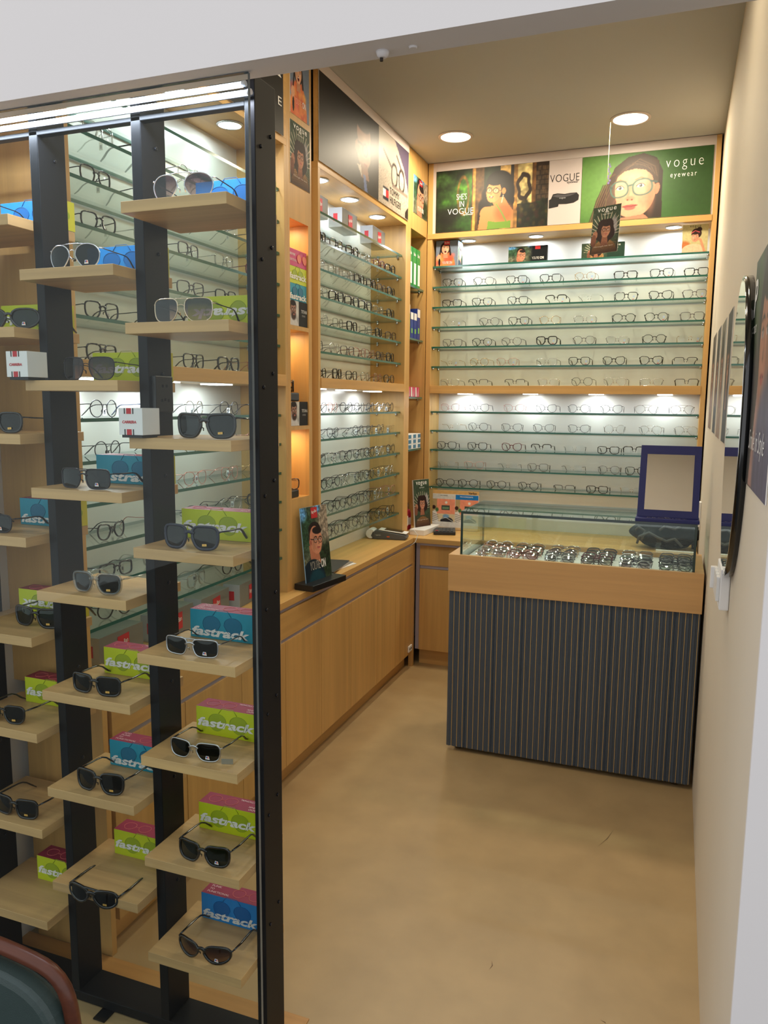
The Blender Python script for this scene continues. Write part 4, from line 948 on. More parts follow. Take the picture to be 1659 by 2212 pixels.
# ------------------------------------------------------------------ bright spectacle boxes and sunglasses on the rack
def frame_print(parent, x, y, z, s, m, up=1):
    """aviator outlines printed on the front of a box"""
    p = MB()
    for k in (-1, 1):
        o = outline('aviator', .019*s, .017*s, 20, k); pts = [(x+k*.023*s+a, z+up*b) for a, b in o]; p.prism(pts, y-.0002, y)
        p.tube([(a, y-.0003, b) for a, b in pts], .0006*s, 4, closed=True)
    p.tube([(x-.02*s, y-.0003, z+up*.017*s), (x-.012*s, y-.0003, z+up*.028*s), (x+.012*s, y-.0003, z+up*.028*s), (x+.02*s, y-.0003, z+up*.017*s)], .0006*s, 4)
    p.build('print', m, parent)
BOXM = {'lime': (LIME, LIMED, YELC), 'teal': (AQUA, AQUAD, YELC), 'blue': (SKYB, SKYBD, YELC)}
def eyebox(col, x0, y0, z, label, flip=False, noword=False, w=.168, d=.052, h=.068, rz=0, group='bright sunglasses boxes on the rack'):
    fm, pm, em = BOXM[col]; b = tag(empty('sunglasses_box', (x0, y0, z+.0005), rz), label, 'box', group)
    MB().box(0, w, 0, d, 0, h, ms=[0, 2, 0, 0, 1, 1]).build('carton', [fm, em, MAROON], b, bevel=.0006)
    MB().lathe([(.009, 0), (.009, .0004)], 20).build('thumb_hole', LIMED, b, loc=(w+.0002, d/2, h/2), rot=(0, PI/2, 0))
    if noword and flip: frame_print(b, w*.52, -.0003, h*.34, 1.2, pm); 
    else: frame_print(b, w*.52, -.0003, h*(.52 if not flip else .5), 1.25, pm, -1 if flip else 1)
    if not noword: lettering(b, 'fastrack', .004 if not flip else .010, (.006 if col != 'lime' else .020) if not flip else .020, -.0010, w*.93, .022, WINK, shear=.22, bold=.035, flip=flip)
    # maroon lid: two lens outlines and the small words
    t = MB()
    for k in (0, 1):
        cx_ = .032+.045*k if col == 'lime' else w-.03-.045*k; o = outline('panto', .017, .015, 16); t.tube([(cx_+a, d*.5+c_, h+.0004) for a, c_ in o], .0007, 4, closed=True)
    t.tube([(.049 if col == 'lime' else w-.047, d*.5, h+.0004), (.060 if col == 'lime' else w-.058, d*.5, h+.0004)], .0007, 4); t.build('print', MAROOND, b)
    for k, wd in enumerate(('ADD', 'FUNK', 'TO', 'FUNKTIONAL')):
        v, sz, f = text_mesh(wd, 0, .02); W_ = [.022, .028, .013, .062][k]; q = v/sz[:2]*(W_, .007)
        x_ = .012 if col != 'lime' else w-.012; sg = 1 if col != 'lime' else -1
        mb = MB(); mb.add([(x_+sg*a, (d-.012-.011*k)+c_ if sg > 0 else (.012+.011*k)-c_, h+.0008) for a, c_ in q], f); mb.build('lettering', mat('pale_pink_ink', (232,190,200), .5), b)
    return b
def carrera(x, y, z, label):
    b = tag(empty('sunglasses_box', (x, y, z+.0005)), label, 'box', 'white boxes with red and black stripes')
    MB().box(0, .060, 0, .058, .006, .062).build('carton', WHITE, b, bevel=.0006); MB().box(.004, .056, .004, .054, 0, .006).build('base', INK, b)
    s = MB()
    for z0, z1 in ((.006, .018), (.050, .062)):
        s.box(.020, .032, -.0006, 0, z0, z1, 0).box(.014, .0165, -.0006, 0, z0, z1, 1).box(.0355, .038, -.0006, 0, z0, z1, 1)
    s.build('stripes', [REDI, INK], b); lettering(b, 'CARRERA', .009, .030, -.0008, .036, .006, REDI, shear=.15, bold=.03, space=.9)
    return b
X2, X1, X0 = PX[2][1], PX[1][1], PX[0][1]
RWD = ['topmost', 'second', 'third', 'fourth', 'fifth', 'sixth', 'seventh', 'lowest']
def z2(i): return SZ[2][i]
g_ = 'bright sunglasses boxes on the rack'
eyebox('blue', X2+.078, 1.522, z2(0), 'blue box behind the purple-lens aviators on the topmost right shelf', noword=True, w=.17)
eyebox('lime', X2+.05, 1.522, z2(1), 'lime box lying upside down behind the gold-rimmed sunglasses', flip=True, w=.19)
eyebox('lime', X2+.02, 1.520, z2(3), 'lime box standing behind the navy sunglasses on the right column', w=.185)
eyebox('teal', X2+.036, 1.520, z2(4), 'teal box behind the black-topped square sunglasses, fifth shelf of the right column')
eyebox('lime', X2+.046, 1.520, z2(5), 'lime box behind the silver sunglasses with a hanging tag, right column')
eyebox('lime', X2+.046, 1.520, z2(6), 'lime box behind the black wayfarers on the second-lowest right shelf')
eyebox('blue', X2+.047, 1.520, z2(7), 'blue box with maroon lid on the lowest shelf of the right column')
eyebox('blue', X1+.055, 1.520, SZ[1][0], 'blue box behind the silver aviators with a polarised sticker, topmost middle shelf', noword=True, w=.19)
eyebox('lime', X1+.058, 1.520, SZ[1][1], 'lime box behind the bronze square sunglasses, second shelf of the middle column', w=.19)
eyebox('teal', X1+.056, 1.520, SZ[1][2], 'teal box on the third shelf of the middle column', w=.19)
eyebox('lime', X1+.054, 1.520, SZ[1][4], 'lime box on the fifth shelf of the middle column')
eyebox('teal', X1+.060, 1.520, SZ[1][5], 'teal box on the sixth shelf of the middle column')
eyebox('lime', X1+.062, 1.520, SZ[1][6], 'lime box behind the sunglasses hanging over the lowest middle shelf')
eyebox('blue', X0+.075, 1.522, SZ[0][0], 'blue box on the topmost shelf at the left edge', noword=True, w=.178)
eyebox('lime', X0+.060, 1.520, SZ[0][1], 'lime box lying upside down behind dark wrap sunglasses at the left edge', flip=True, w=.18)
eyebox('teal', X0+.085, 1.520, SZ[0][3], 'teal box on the fourth shelf at the left edge')
eyebox('lime', X0+.062, 1.522, SZ[0][4], 'lime box lying upside down behind green-lens square sunglasses at the left edge', flip=True, w=.18)
eyebox('lime', X0+.068, 1.520, SZ[0][5], 'lime box on the sixth shelf at the left edge')
eyebox('lime', X0+.095, 1.500, SZ[0][7], 'lime box alone on the lowest shelf at the left edge', w=.155)
carrera(X2-.012, 1.352, z2(2), 'white striped box with a red word on the right column, beside flat-top black sunglasses')
carrera(X1-.028, 1.345, SZ[1][1], 'white striped box with a red word on the middle column, beside bronze sunglasses')
def sun(**k): return dict(sun=True, hi=True, lm=DARKL, a=.029, b=.0225, dbl=.016, curve=2.0, temple=.0030, tl=.120, t=.0022, d=.0024, **{}) | k
def sg(key, st, x, y, z, rz, label, rx=0): return put('s'+key, st, x, y, z, rz, label, 'sunglasses on the rack shelves', 'sunglasses', rx=rx)
wire = dict(t=.0009, d=.0010, temple=.0018)
sg('av1', sun(shape='aviator', a=.030, b=.0255, fm=SILVER, tm=GUN, lm=PURPL, double=True, **wire), X2+.128, 1.395, z2(0), .06, 'silver aviator sunglasses with purple gradient lenses on the topmost right shelf')
sg('nv2', sun(shape='navigator', a=.030, b=.0235, fm=mat('pale_gold_wire', (214,196,170), .25, metal=1), tm=GUN, lm=GREYGR, double=True, **wire), X2+.122, 1.393, z2(1), .05, 'gold-rimmed double-bridge sunglasses with grey gradient lenses, second right shelf')
sg('ft3', sun(shape='wayfarer', a=.030, b=.024, fm=BLK, sticker='gold', double=True, t=.0026), X2+.168, 1.398, z2(2), .0, 'flat-top black sunglasses with a gold sticker beside the white striped box')
sg('nb4', sun(shape='square', a=.029, b=.0245, fm=NAVYA, sticker='gold', t=.0026), X2+.128, 1.392, z2(3), .0, 'matt navy square sunglasses with a gold sticker before a lime box')
sg('sb5', sun(shape='rect', a=.029, b=.0195, fm=SILVER, tm=GUN, sticker='polar', double=True, t=.0013, d=.0014, temple=.0018), X2+.122, 1.392, z2(4), .0, 'black and silver rectangular sunglasses with a polarised sticker, fifth right shelf')
sg('st6', sun(shape='navigator', a=.028, b=.0205, fm=SILVER, tm=BLK, sticker='polar', t=.0013, d=.0014, temple=.0026), X2+.124, 1.392, z2(5), .0, 'silver-rimmed sunglasses with black temples and a hanging tag, sixth right shelf')
sg('wy7', sun(shape='wayfarer', fm=BLK, sticker='polar', lm=DARKL2), X2+.142, 1.390, z2(6), -.02, 'glossy black wayfarer sunglasses with a polarised sticker, second-lowest right shelf')
sg('wr8', sun(shape='wrap', a=.031, b=.020, fm=BLK, sticker='polar', lm=BROWNL, curve=3.4), X2+.135, 1.385, z2(7), -.02, 'black wrap sunglasses with brown lenses on the lowest right shelf')
sg('av9', sun(shape='aviator', a=.029, b=.0255, fm=SILVER, tm=GUN, sticker='polar', double=True, **wire), X1+.125, 1.393, SZ[1][0], .0, 'silver aviator sunglasses with black lenses on the topmost middle shelf')
sg('br10', sun(shape='navigator', a=.030, b=.0245, fm=GUN, lm=BROWNL, double=True, **wire), X1+.150, 1.392, SZ[1][1], .0, 'bronze gradient square sunglasses beside the white striped box, middle column')
sg('gm11', sun(shape='rect', a=.029, b=.022, fm=GUN, sticker='polar', double=True, t=.0013, d=.0014), X1+.128, 1.392, SZ[1][2], .0, 'gunmetal rectangular sunglasses with a polarised sticker, third middle shelf')
sg('cl12', sun(shape='square', fm=CLEARA, tm=CLEARA, sticker='gold', t=.0030, d=.0028), X1+.148, 1.392, SZ[1][3], -.02, 'clear-framed sunglasses with black lenses, alone on the fourth middle shelf')
sg('bk13', sun(shape='rect', b=.0215, fm=BLK, sticker='gold'), X1+.135, 1.390, SZ[1][4], .0, 'slim black rectangular sunglasses with a gold sticker, fifth middle shelf')
sg('bk14', sun(shape='square', b=.0245, fm=BLK, sticker='gold'), X1+.134, 1.390, SZ[1][5], .0, 'large black square sunglasses with a gold sticker, sixth middle shelf')
sg('bk15', sun(shape='wrap', a=.031, b=.0205, fm=BLK, sticker='gold', double=True, t=.0026, drop=False), X1+.124, 1.360, SZ[1][6]-.030, .0, 'black sunglasses hanging over the front edge of the lowest middle shelf')
sg('wr16', sun(shape='wrap', a=.032, b=.0215, fm=BLK, lm=DARKL2, sticker='polar', curve=3.4), X0+.185, 1.42, SZ[0][1], .05, 'dark wrap sunglasses at the left edge before the upside-down lime box')
sg('bk17', sun(shape='square', fm=BLK, sticker='gold'), X0+.158, 1.395, SZ[0][2], .0, 'black sunglasses with a gold sticker, cut by the left edge, third shelf down')
sg('bk18', sun(shape='navigator', a=.028, b=.021, fm=GUN, sticker='polar', t=.0013, d=.0014), X0+.112, 1.395, SZ[0][3], .0, 'dark wire sunglasses before the teal box at the left edge')
sg('gn19', sun(shape='wayfarer', a=.030, b=.023, fm=BLK, lm=DARKL2, sticker='gold', double=True), X0+.196, 1.44, SZ[0][4], .0, 'square black sunglasses with dark green lenses at the left edge')
sg('bk20', sun(shape='navigator', a=.0275, b=.022, fm=BLK, sticker='gold', t=.0015), X0+.122, 1.392, SZ[0][5], .0, 'thin black sunglasses before a lime box, sixth shelf at the left edge')
sg('bk21', sun(shape='rect', b=.0235, fm=BLK, sticker='gold'), X0+.142, 1.392, SZ[0][6], .0, 'black square sunglasses with a gold sticker on the second-lowest left-edge shelf')
sg('tp22', sun(shape='rect', fm=GUN, t=.0012, d=.0012, temple=.0018), X0+.10, 1.392, SZ[0][0], .0, 'thin black sunglasses on the topmost shelf at the left edge')
tg = tag(MB().box(0, .026, 0, .0006, 0, .012).build('swing_tag', mat('silver_card', (150,150,140), .3, metal=.5), loc=(X2+.194, 1.395, z2(5)+.002), rot=(0, 0, .3)), 'small silver tag hanging from the silver-rimmed sunglasses on the right column', 'tag')
# ------------------------------------------------------------------ posters and cards
FX = XC+.0015; QL = PI/2
p = sheet('portrait_poster', art_dark_man(1.145, .355, 200), loc=(FX+.003, 3.093, 2.546), rz=QL, m=PRINTG, label='dark poster of a spectacled man beside a grey glasses panel, on the left wall', cat='poster')
lettering(p, 'TOMMY', .85, .072, -.001, .145, .034, INK, bold=.0, space=1.15); lettering(p, 'HILFIGER', .85, .028, -.001, .17, .034, INK, space=1.1)
p = sheet('brand_poster', art_kmark(1.10, .395, 24), loc=(FX+.003, 1.68, 2.546), rz=QL, m=PRINTM, label='black poster with pale letters above the cabinet behind the glass rack', cat='poster')
lettering(p, 'K', .955, .20, -.001, .13, .13, WINK, bold=.02); lettering(p, 'A E', .985, .10, -.001, .10, .03, WINK)
p = sheet('portrait_poster', art_laugh(.165, .235, 90), loc=(FX, 2.842, 2.655), rz=QL, label='poster of a laughing woman in an orange jacket at the top of the niche column', cat='poster')
lettering(p, "YOU'RE", .035, .045, -.001, .06, .022, mat('faint_ink', (236,190,150), .5), bold=-.01); lettering(p, 'ON', .102, .045, -.001, .03, .024, WINK, bold=.02)
def curly(W, H, n, **k):
    p = sheet('portrait_poster', art_curly(W, H, n), **k)
    lettering(p, 'vogue', W*.16, H*.86, -.001, W*.68, H*.10, WINK, bold=.01, space=1.2); lettering(p, 'eyewear', W*.36, H*.81, -.001, W*.32, H*.028, WINK, space=1.3)
    lettering(p, 'Through his lens', W*.14, H*.13, -.001, W*.7, H*.03, mat('dim_ink', (206,190,176), .5), shear=.3)
    return p
curly(.172, .235, 100, loc=(FX, 2.838, 2.395), rz=QL, label='poster of a curly-haired woman in spectacles on the niche column', cat='poster')
p = sheet('portrait_poster', art_man(.255, .205, 90), loc=(FX, 4.336, 2.615), rz=QL, label='small poster of a man in spectacles with a red mark, on the far niche column', cat='poster')
MB().prism([(.10, .168), (.155, .168), (.155, .198), (.10, .198)], -.0010, -.0004).build('print', REDI, p); lettering(p, 'Ray-Ban', .105, .174, -.0014, .045, .016, WINK, shear=.3, bold=.01)
lettering(p, "YOU'RE", .07, .025, -.001, .065, .026, WINK, bold=-.01); lettering(p, 'ON', .145, .025, -.001, .035, .026, WINK, bold=.02)
# back wall
BF = YC-.0015
sheet('cover_strip', Art(1.52, .045, 8, (206,196,194)), loc=(XA+.05, YC+.001, 2.895), label='long off-white strip along the top of the back wall posters', cat='strip')
p = sheet('portrait_poster', art_vogue_woman(.655, .345, 210), loc=(-1.412, BF, 2.548), m=PRINTM, label='green and gold poster of a smiling dark-haired woman in spectacles, back wall left', cat='poster')
lettering(p, "SHE'S", .125, .178, -.001, .060, .034, WINK, bold=-.01); lettering(p, 'IN', .142, .138, -.001, .028, .032, WINK, bold=-.01); lettering(p, 'VOGUE', .072, .098, -.001, .155, .032, WINK, bold=-.01, space=1.05); lettering(p, 'eyewear', .165, .086, -.001, .06, .009, WINK)
a = Art(.178, .345, 60, (222,212,210))
p = sheet('brand_poster', a, loc=(-.755, BF, 2.548), m=PRINTM, label='white poster with a black spectacle case between the two large back wall posters', cat='poster')
lettering(p, 'VOGUE', .006, .228, -.001, .160, .040, INK, bold=-.01, space=1.05); lettering(p, 'eyewear', .10, .212, -.001, .062, .014, INK)
MB().prism([(.004, .09), (.055, .097), (.058, .11), (.10, .108), (.14, .112), (.165, .125), (.168, .15), (.155, .165), (.12, .165), (.09, .162), (.05, .168), (.025, .165), (.014, .14), (.004, .135)], -.0012, -.0004).build('print', INK, p)
MB().prism([(.02, .155), (.05, .163), (.09, .158), (.155, .162), (.12, .15), (.09, .145), (.05, .146)], -.0016, -.0012).build('print', mat('charcoal_ink', (70,68,72), .5), p); lettering(p, 'vogue', .06, .135, -.002, .035, .009, mat('grey_letters', (170,168,170), .5))
p = sheet('portrait_poster', art_girl(.668, .345, 230), loc=(-.575, BF, 2.548), m=PRINTM, label='green poster of a young girl in teal spectacles, back wall right', cat='poster')
lettering(p, 'vogue', .435, .235, -.001, .185, .052, WINK, bold=-.018, space=1.35); lettering(p, 'eyewear', .46, .192, -.001, .13, .026, WINK, bold=-.01, space=1.35)
# cards on the top glass shelf of the back wall
zt = ZS[0]+.0006
b = tag(empty('card_box', (-1.418, YC+.035, zt)), 'grey-blue box with a laughing woman on the top shelf, left end of back wall', 'box')
MB().box(0, .135, .001, .11, 0, .147).build('carton', mat('slate_blue_card', (96,108,134), .5), b)
sheet('picture', art_laugh(.135, .147, 80), b, loc=(0, 0, 0)); sheet('picture', art_man(.105, .145, 50), b, loc=(.1365, .002, .001), rz=PI/2)
MB().box(.05, .085, -.0012, -.0004, .122, .145).build('print', REDI, b); lettering(b, 'Ray-Ban', .053, .127, -.0016, .029, .012, WINK, shear=.3); lettering(b, "YOU'RE ON", .04, .012, -.0012, .06, .016, WINK)
b = tag(empty('card_box', (-.985, YC+.06, zt)), 'dark landscape card of a man in spectacles on the top back shelf', 'card')
MB().box(0, .225, .001, .03, 0, .092).build('carton', mat('black_card', (24,28,32), .5), b); sheet('picture', art_man(.225, .092, 110, wide=True), b)
MB().box(.155, .185, -.0012, -.0004, .072, .090).build('print', REDI, b); lettering(b, "YOU'RE", .138, .016, -.0012, .042, .015, WINK, bold=-.01); lettering(b, 'ON', .184, .016, -.0012, .022, .015, WINK, bold=.03)
b = tag(empty('card_box', (-.568, YC+.06, zt)), 'green landscape card of a curly-haired woman on the top back shelf', 'card')
MB().box(0, .232, .001, .03, 0, .085).build('carton', mat('dark_green_card', (24,50,44), .5), b); sheet('picture', art_curly(.232, .085, 110, wide=True), b)
lettering(b, 'vogue', .155, .062, -.0012, .055, .012, WINK, space=1.3); lettering(b, 'eyewear', .162, .052, -.0012, .038, .005, WINK)
b = tag(empty('card_box', (-.038, YC+.035, zt)), 'pale card of a woman resting her head on her hand, top back shelf', 'card')
MB().box(0, .128, .001, .01, 0, .145).build('carton', WHITE, b); sheet('picture', art_rest(.128, .145, 80), b); lettering(b, 'vogue', .036, .126, -.0012, .055, .013, INK, space=1.3)
# card hanging on a thread from the ceiling
h = tag(empty('hanging_card', (-.400, 4.215, 0)), 'card of a curly-haired woman hanging on a thread from the right ceiling light', 'hanging card')
c = curly(.155, .232, 100, parent=h, loc=(-.074, .0, 2.305), rz=-.45, label=None, cat=None, tilt=-.10); c.name = 'card'
MB().tube([(0, 0, H_C-.006), (-.002, 0, 2.72), (-.004, -.01, 2.53)], .0012, 5).build('thread', mat('cream_thread', (226,214,170), .6), h)
# niche column contents
def nb(y, z, d, h_, m, label, fn=None, w=.155):
    b = tag(empty('carton_box', (XC-.022, y, z+.0006)), label, 'box'); MB().box(-.15, 0, 0, w, 0, h_).build('carton', m, b, bevel=.0006); return b
nz = 1.855
tcard = lambda y, z, lab: (lambda b: b)(b := tag(empty('card_box', (XC-.006, y, z+.0006), PI/2), lab, 'card'))
for zz, lab in ((1.8556, 'black card with a bearded man under the teal box in the niche column'), (1.4536, 'black card with a bearded man in the middle niche, under the dark cases')):
    b = tag(empty('card_box', (XC-.004, 2.836, zz), PI/2), lab, 'card'); MB().box(0, .156, .001, .03, 0, .098).build('carton', mat('black_card', (24,28,32), .5), b); sheet('picture', art_titan(.156, .098, 90), b)
    lettering(b, 'TITAN', .098, .054, -.0012, .050, .013, WINK); lettering(b, 'EYEWEAR', .105, .040, -.0012, .030, .007, mat('grey_letters', (170,168,170), .5))
for k, (m_, tx, lab) in enumerate(((AQUA, 'fastrack', 'teal box stacked on the black card in the niche column'), (LIME, 'fastrack', 'lime box in the middle of the niche stack'), (mat('magenta_card', (206,60,120), .45), 'FUNKTIONAL', 'magenta box topmost of the niche stack'))):
    zz = 1.955+.0665*k
    b = tag(empty('sunglasses_box', (XC-.006, 2.8355, zz), PI/2), lab, 'box', 'stacked bright boxes in the niche column'); MB().box(0, .156, .001, .06, 0, .066).build('carton', m_, b, bevel=.0005)
    if k < 2: frame_print(b, .075, .0, .036, 1.1, [AQUAD, LIMED][k]); lettering(b, tx, .004, [.004, .016][k], -.0008, .148, .024, WINK, bold=.03)
    else: lettering(b, 'ADD FUNK', .004, .040, -.0006, .05, .009, WINK, bold=.02); lettering(b, tx, .004, .018, -.0006, .062, .010, WINK); frame_print(b, .112, -.0003, .034, 1.0, mat('peach_print', (236,130,110), .5))
b = tag(MB().box(0, .10, 0, .05, 0, .036).build('spectacle_case', mat('black_vinyl', (20,20,22), .35), bevel=.006, loc=(XC-.015, 2.838, 1.5530), rot=(0, 0, PI/2)), 'black spectacle case on the black card in the middle niche', 'case')
put('s_open', dict(K['bt'][1], hi=True), XC-.03, 2.905, 1.590, PI/2+.6, 'thick black eyeglasses lying on the black case in the middle niche', None)
b = tag(MB().box(0, .085, 0, .06, 0, .032).build('spectacle_case', mat('black_vinyl', (20,20,22), .35), bevel=.004, loc=(XC-.012, 2.838, 1.1556), rot=(0, 0, PI/2)), 'black spectacle case in the bottom niche', 'case')
put('s_low', dict(K['ts'][1], hi=True), XC-.035, 2.865, 1.188, PI/2-.5, 'brown tortoise eyeglasses on the case in the bottom niche', None)
# far niche: lens solution boxes
for k in range(3):
    b = tag(empty('solution_box', (XC-.015-.0, 4.318+.072*k, 2.2206), PI/2), ['tall green and white solution box, nearest of three on the top niche shelf', 'tall green and white solution box, middle of three on the top niche shelf', 'tall green and white solution box, farthest of three on the top niche shelf'][k], 'box', 'green solution boxes')
    MB().box(0, .062, .001, .06, 0, .215).build('carton', mat('green_card', (36,138,60), .45), b, bevel=.0006)
    MB().box(.02 if k else .006, .056, 0, .0006, .012, .13).build('print', WHITE, b); lettering(b, 'bio', .012, .17, -.0004, .035, .02, WINK, bold=.02)
for k in range(4):
    b = tag(empty('drops_box', (XC-.02, 4.315+.062*k, 1.9246), PI/2), ['lime eye drops box, nearest on the second niche shelf', 'slim blue and white box beside the lime box, second niche shelf', 'blue and white box with a green dot, second niche shelf', 'taller blue and white box farthest on the second niche shelf'][k], 'box')
    hh = [.19, .15, .15, .18][k]; MB().box(0, .052, .001, .05, 0, hh).build('carton', [LIME, mat('deep_blue_card', (34,60,140), .45)][k > 0], b, bevel=.0006); MB().box(.002, .050, 0, .0006, hh*.72, hh*.98).build('print', WHITE, b)
    MB().box(.014, .036, 0, .0006, hh*.2, hh*.38).build('print', mat('green_dot_print', (130,190,90), .5), b)
for k in range(3):
    b = tag(empty('lens_box', (XC-.02, 4.315+.082*k, 1.5866), PI/2), 'small pink and white contact lens box, '+['nearest', 'middle', 'farthest'][k]+' on the third niche shelf', 'box', 'pink lens boxes')
    MB().box(0, .078, .001, .05, 0, .058).build('carton', mat('pink_card', (214,56,110), .45), b, bevel=.0006); MB().prism([(.0, .002), (.03, .002), (.02, .056), (.0, .056)], -.0006, .0006).build('print', WHITE, b); MB().prism([(.05, .004), (.058, .004), (.056, .052)], -.0006, .0006).build('print', WHITE, b)
for k in range(3):
    for j in range(3):
        b = tag(empty('lens_box', (XC-.012-.0, 4.312+.088*j, 1.2786+.030*k), PI/2), f"flat white and blue contact lens box, {['bottom', 'middle', 'top'][k]} layer, {['nearest', 'middle', 'farthest'][j]} pile on the lowest niche shelf", 'box', 'blue and white lens boxes')
        MB().box(0, .084, .001, .08, 0, .029).build('carton', WHITE, b, bevel=.0005); MB().box(.03, .080, 0, .0006, .004, .025).build('print', mat('steel_blue_print', (70,120,150), .5), b)
for k, (yy, m1) in enumerate(((4.34, 'navy'), (4.40, 'crimson'), (4.455, 'crimson'))):
    b = tag(empty('spray_bottle', (XC-.05, yy, TOPZ+.0125)), ['tall clear spray bottle with a navy label in the far niche', 'red and white cleaning spray bottle in the far niche', 'shorter red cleaning spray bottle nearest the portrait card'][k], 'bottle')
    s_ = [1.25, 1.0, .82][k]
    MB().lathe([(.02, 0), (.021, .004), (.021, .12*s_), (.016, .14*s_), (.009, .15*s_)], 16).build('body', mat(m1+'_bottle', (34,44,110) if m1 == 'navy' else (176,30,60), .3), b)
    MB().lathe([(.0214, .03), (.0214, .09*s_)], 16, cap=False).build('label', WHITE, b); MB().lathe([(.010, .148*s_), (.011, .152*s_), (.011, .19*s_), (.006, .2*s_)], 12).build('spray_cap', clear('clear_cap', (230,232,236), 1.5), b)

# red-label grey boxes
def redbox(x, y, z, rz, label, w=.16, h=.075, d=.07):
    b = tag(empty('spectacle_box', (x, y, z+.0006), rz), label, 'box', 'grey boxes with a red label')
    MB().box(0, w, .001, d, 0, h, ms=[0, 0, 0, 0, 1, 1]).build('carton', [GREYC, GREYL], b, bevel=.0006)
    q = MB().prism([(w*.40, h*.16), (w*.66, h*.20), (w*.66, h*.84), (w*.40, h*.80)], -.0004, .0006)
    q.build('red_label', REDI, b); lettering(b, 'Ray-Ban', w*.415, h*.36, -.0008, w*.23, h*.24, WINK, shear=.25, bold=.01, rot=.18)
    q = MB(); q.box(-.0008, .0, d*.35, d*.65, h*.3, h*.7); q.build('red_label', REDI, b)
    return b
for k, yy in enumerate((3.13, 3.47, 3.86)): redbox(XC-.055, yy, ZS[0], PI/2+.04, ['nearest', 'middle', 'farthest'][k]+' red-label grey box on the top glass shelf under the dark poster', w=.20, h=.088)
for k, (yy, xx) in enumerate(((1.76, -.075), (2.02, -.06), (2.26, -.06), (2.50, -.05))): redbox(XC+xx, yy, TOPZ, PI/2+.03*k, ['nearest, with a yellow sticker, of the', 'second of the', 'third of the', 'farthest of the'][k]+' red-label grey boxes on the worktop behind the rack', w=.20, h=.088)
q = bpy.data.objects['spectacle_box.003']; MB().box(.02, .055, -.0006, .0, .008, .06).build('yellow_sticker', mat('mustard_print', (170,150,50), .5), q)

# standee on the worktop
s = tag(empty('portrait_standee', (-1.437, 2.85, TOPZ+.0006), 1.42), 'tall card of a man in round spectacles on a black stand, on the left worktop', 'standee')
MB().box(-.015, .240, -.075, .02, 0, .026).build('base', mat('black_plastic', (28,29,31), .3), s, bevel=.002)
c = sheet('card', art_man(.195, .315, 110), s, loc=(.012, -.022, .025), tilt=-.10, thick=.004, edge=(150,190,220)); q_ = .76
MB().box(.098*q_, .158*q_, -.0014, -.0006, .348*q_, .408*q_).build('print', REDI, c); lettering(c, 'Ray-Ban', .103*q_, .368*q_, -.002, .05*q_, .022*q_, WINK, shear=.3, bold=.01, rot=.15)
lettering(c, "YOU'RE", .050*q_, .062*q_, -.001, .098*q_, .050*q_, mat('warm_white_ink', (226,222,206), .5), bold=-.02); lettering(c, 'ON', .156*q_, .062*q_, -.001, .046*q_, .050*q_, WINK, bold=.03)
# magazines and papers
for k, (m_, dz, rz_, lab) in enumerate(((WHITE, 0, -.5, 'white paper sheets under the magazines on the left worktop'), (mat('printed_page', (150,140,132), .5, noise=.5, nscale=30), .004, -.35, 'open printed leaflet between papers and dark magazine'), (mat('navy_cover', (44,50,62), .3, noise=.1, nscale=12), .009, -.2, 'dark blue magazine topmost on the left worktop'))):
    t = MB(); t.box(-.105, .105, -.14, .14, 0, .004); tag(t.build('magazine', m_, loc=(-1.548+.01*k*0, 3.30+.0*k-.01*k, TOPZ+.0008+dz), rot=(0, 0, rz_+PI/9)), lab, 'magazine' if k else 'papers')
# card terminal
t = tag(empty('card_terminal', (-1.525, 4.155, TOPZ+.0006), -.38+PI/2*0), 'grey and white card payment terminal on the far end of the left worktop', 'card terminal')
pr = [(0, .0), (.19, 0), (.20, .012), (.19, .030), (.10, .042), (.03, .052), (0, .045), (-.012, .02)]
t.rotation_euler.z = .14
MB().prism([(x-.09, z) for x, z in pr], -.04, .04).build('body', mat('dark_grey_plastic', (88,90,94), .4), t, bevel=.004)
q = MB(); q.box(-.055, .11, -.037, .037, 0, .006); q.build('face_plate', WHITE, t, loc=(.0, 0, .046), rot=(0, .11, 0), bevel=.003)
q = MB(); q.box(-.03, .075, -.030, .030, 0, .001); q.build('screen', mat('dark_screen', (38,36,34), .1), t, loc=(.01, 0, .0525), rot=(0, .11, 0))
MB().lathe([(.026, -.04), (.028, -.036), (.028, .036), (.026, .04)], 18).build('paper_roll', WHITE, t, loc=(-.10, 0, .03), rot=(PI/2, 0, 0))
MB().box(-.004, .012, -.0415, -.040, .014, .020).build('orange_key', mat('orange_plastic', (226,96,40), .4), t); lettering(t, 'ingenico', -.07, .020, -.0412, .03, .008, WINK)
# portrait card, white charger box, calculator, lens leaflet on the back worktop
curly(.14, .285, 90, loc=(-1.445, 4.395, TOPZ+.034), rz=1.15, tilt=-.08, thick=.01, label='narrow card of a curly-haired woman standing in the far left corner', cat='standee')
b = tag(empty('white_box', (-1.412, 4.325, TOPZ+.0006), .95), 'long white cardboard box under the portrait card in the corner', 'box'); MB().box(0, .255, -.048, .048, 0, .033).build('carton', WHITE, b, bevel=.002); b.rotation_euler.z = 1.50
cc = tag(empty('calculator', (-1.285, 4.475, TOPZ+.001), .28), 'black desk calculator on the back worktop', 'calculator')
MB().box(-.065, .065, -.085, .085, 0, .020).build('body', mat('black_plastic', (28,29,31), .3), cc, bevel=.004); MB().box(-.055, .055, .045, .075, .020, .022).build('screen', mat('dark_screen', (38,36,34), .1), cc)
kk = MB()
for i in range(5):
    for j in range(5): kk.box(-.054+.022*i, -.038+.022*i, -.075+.022*j, -.060+.022*j, .020, .024)
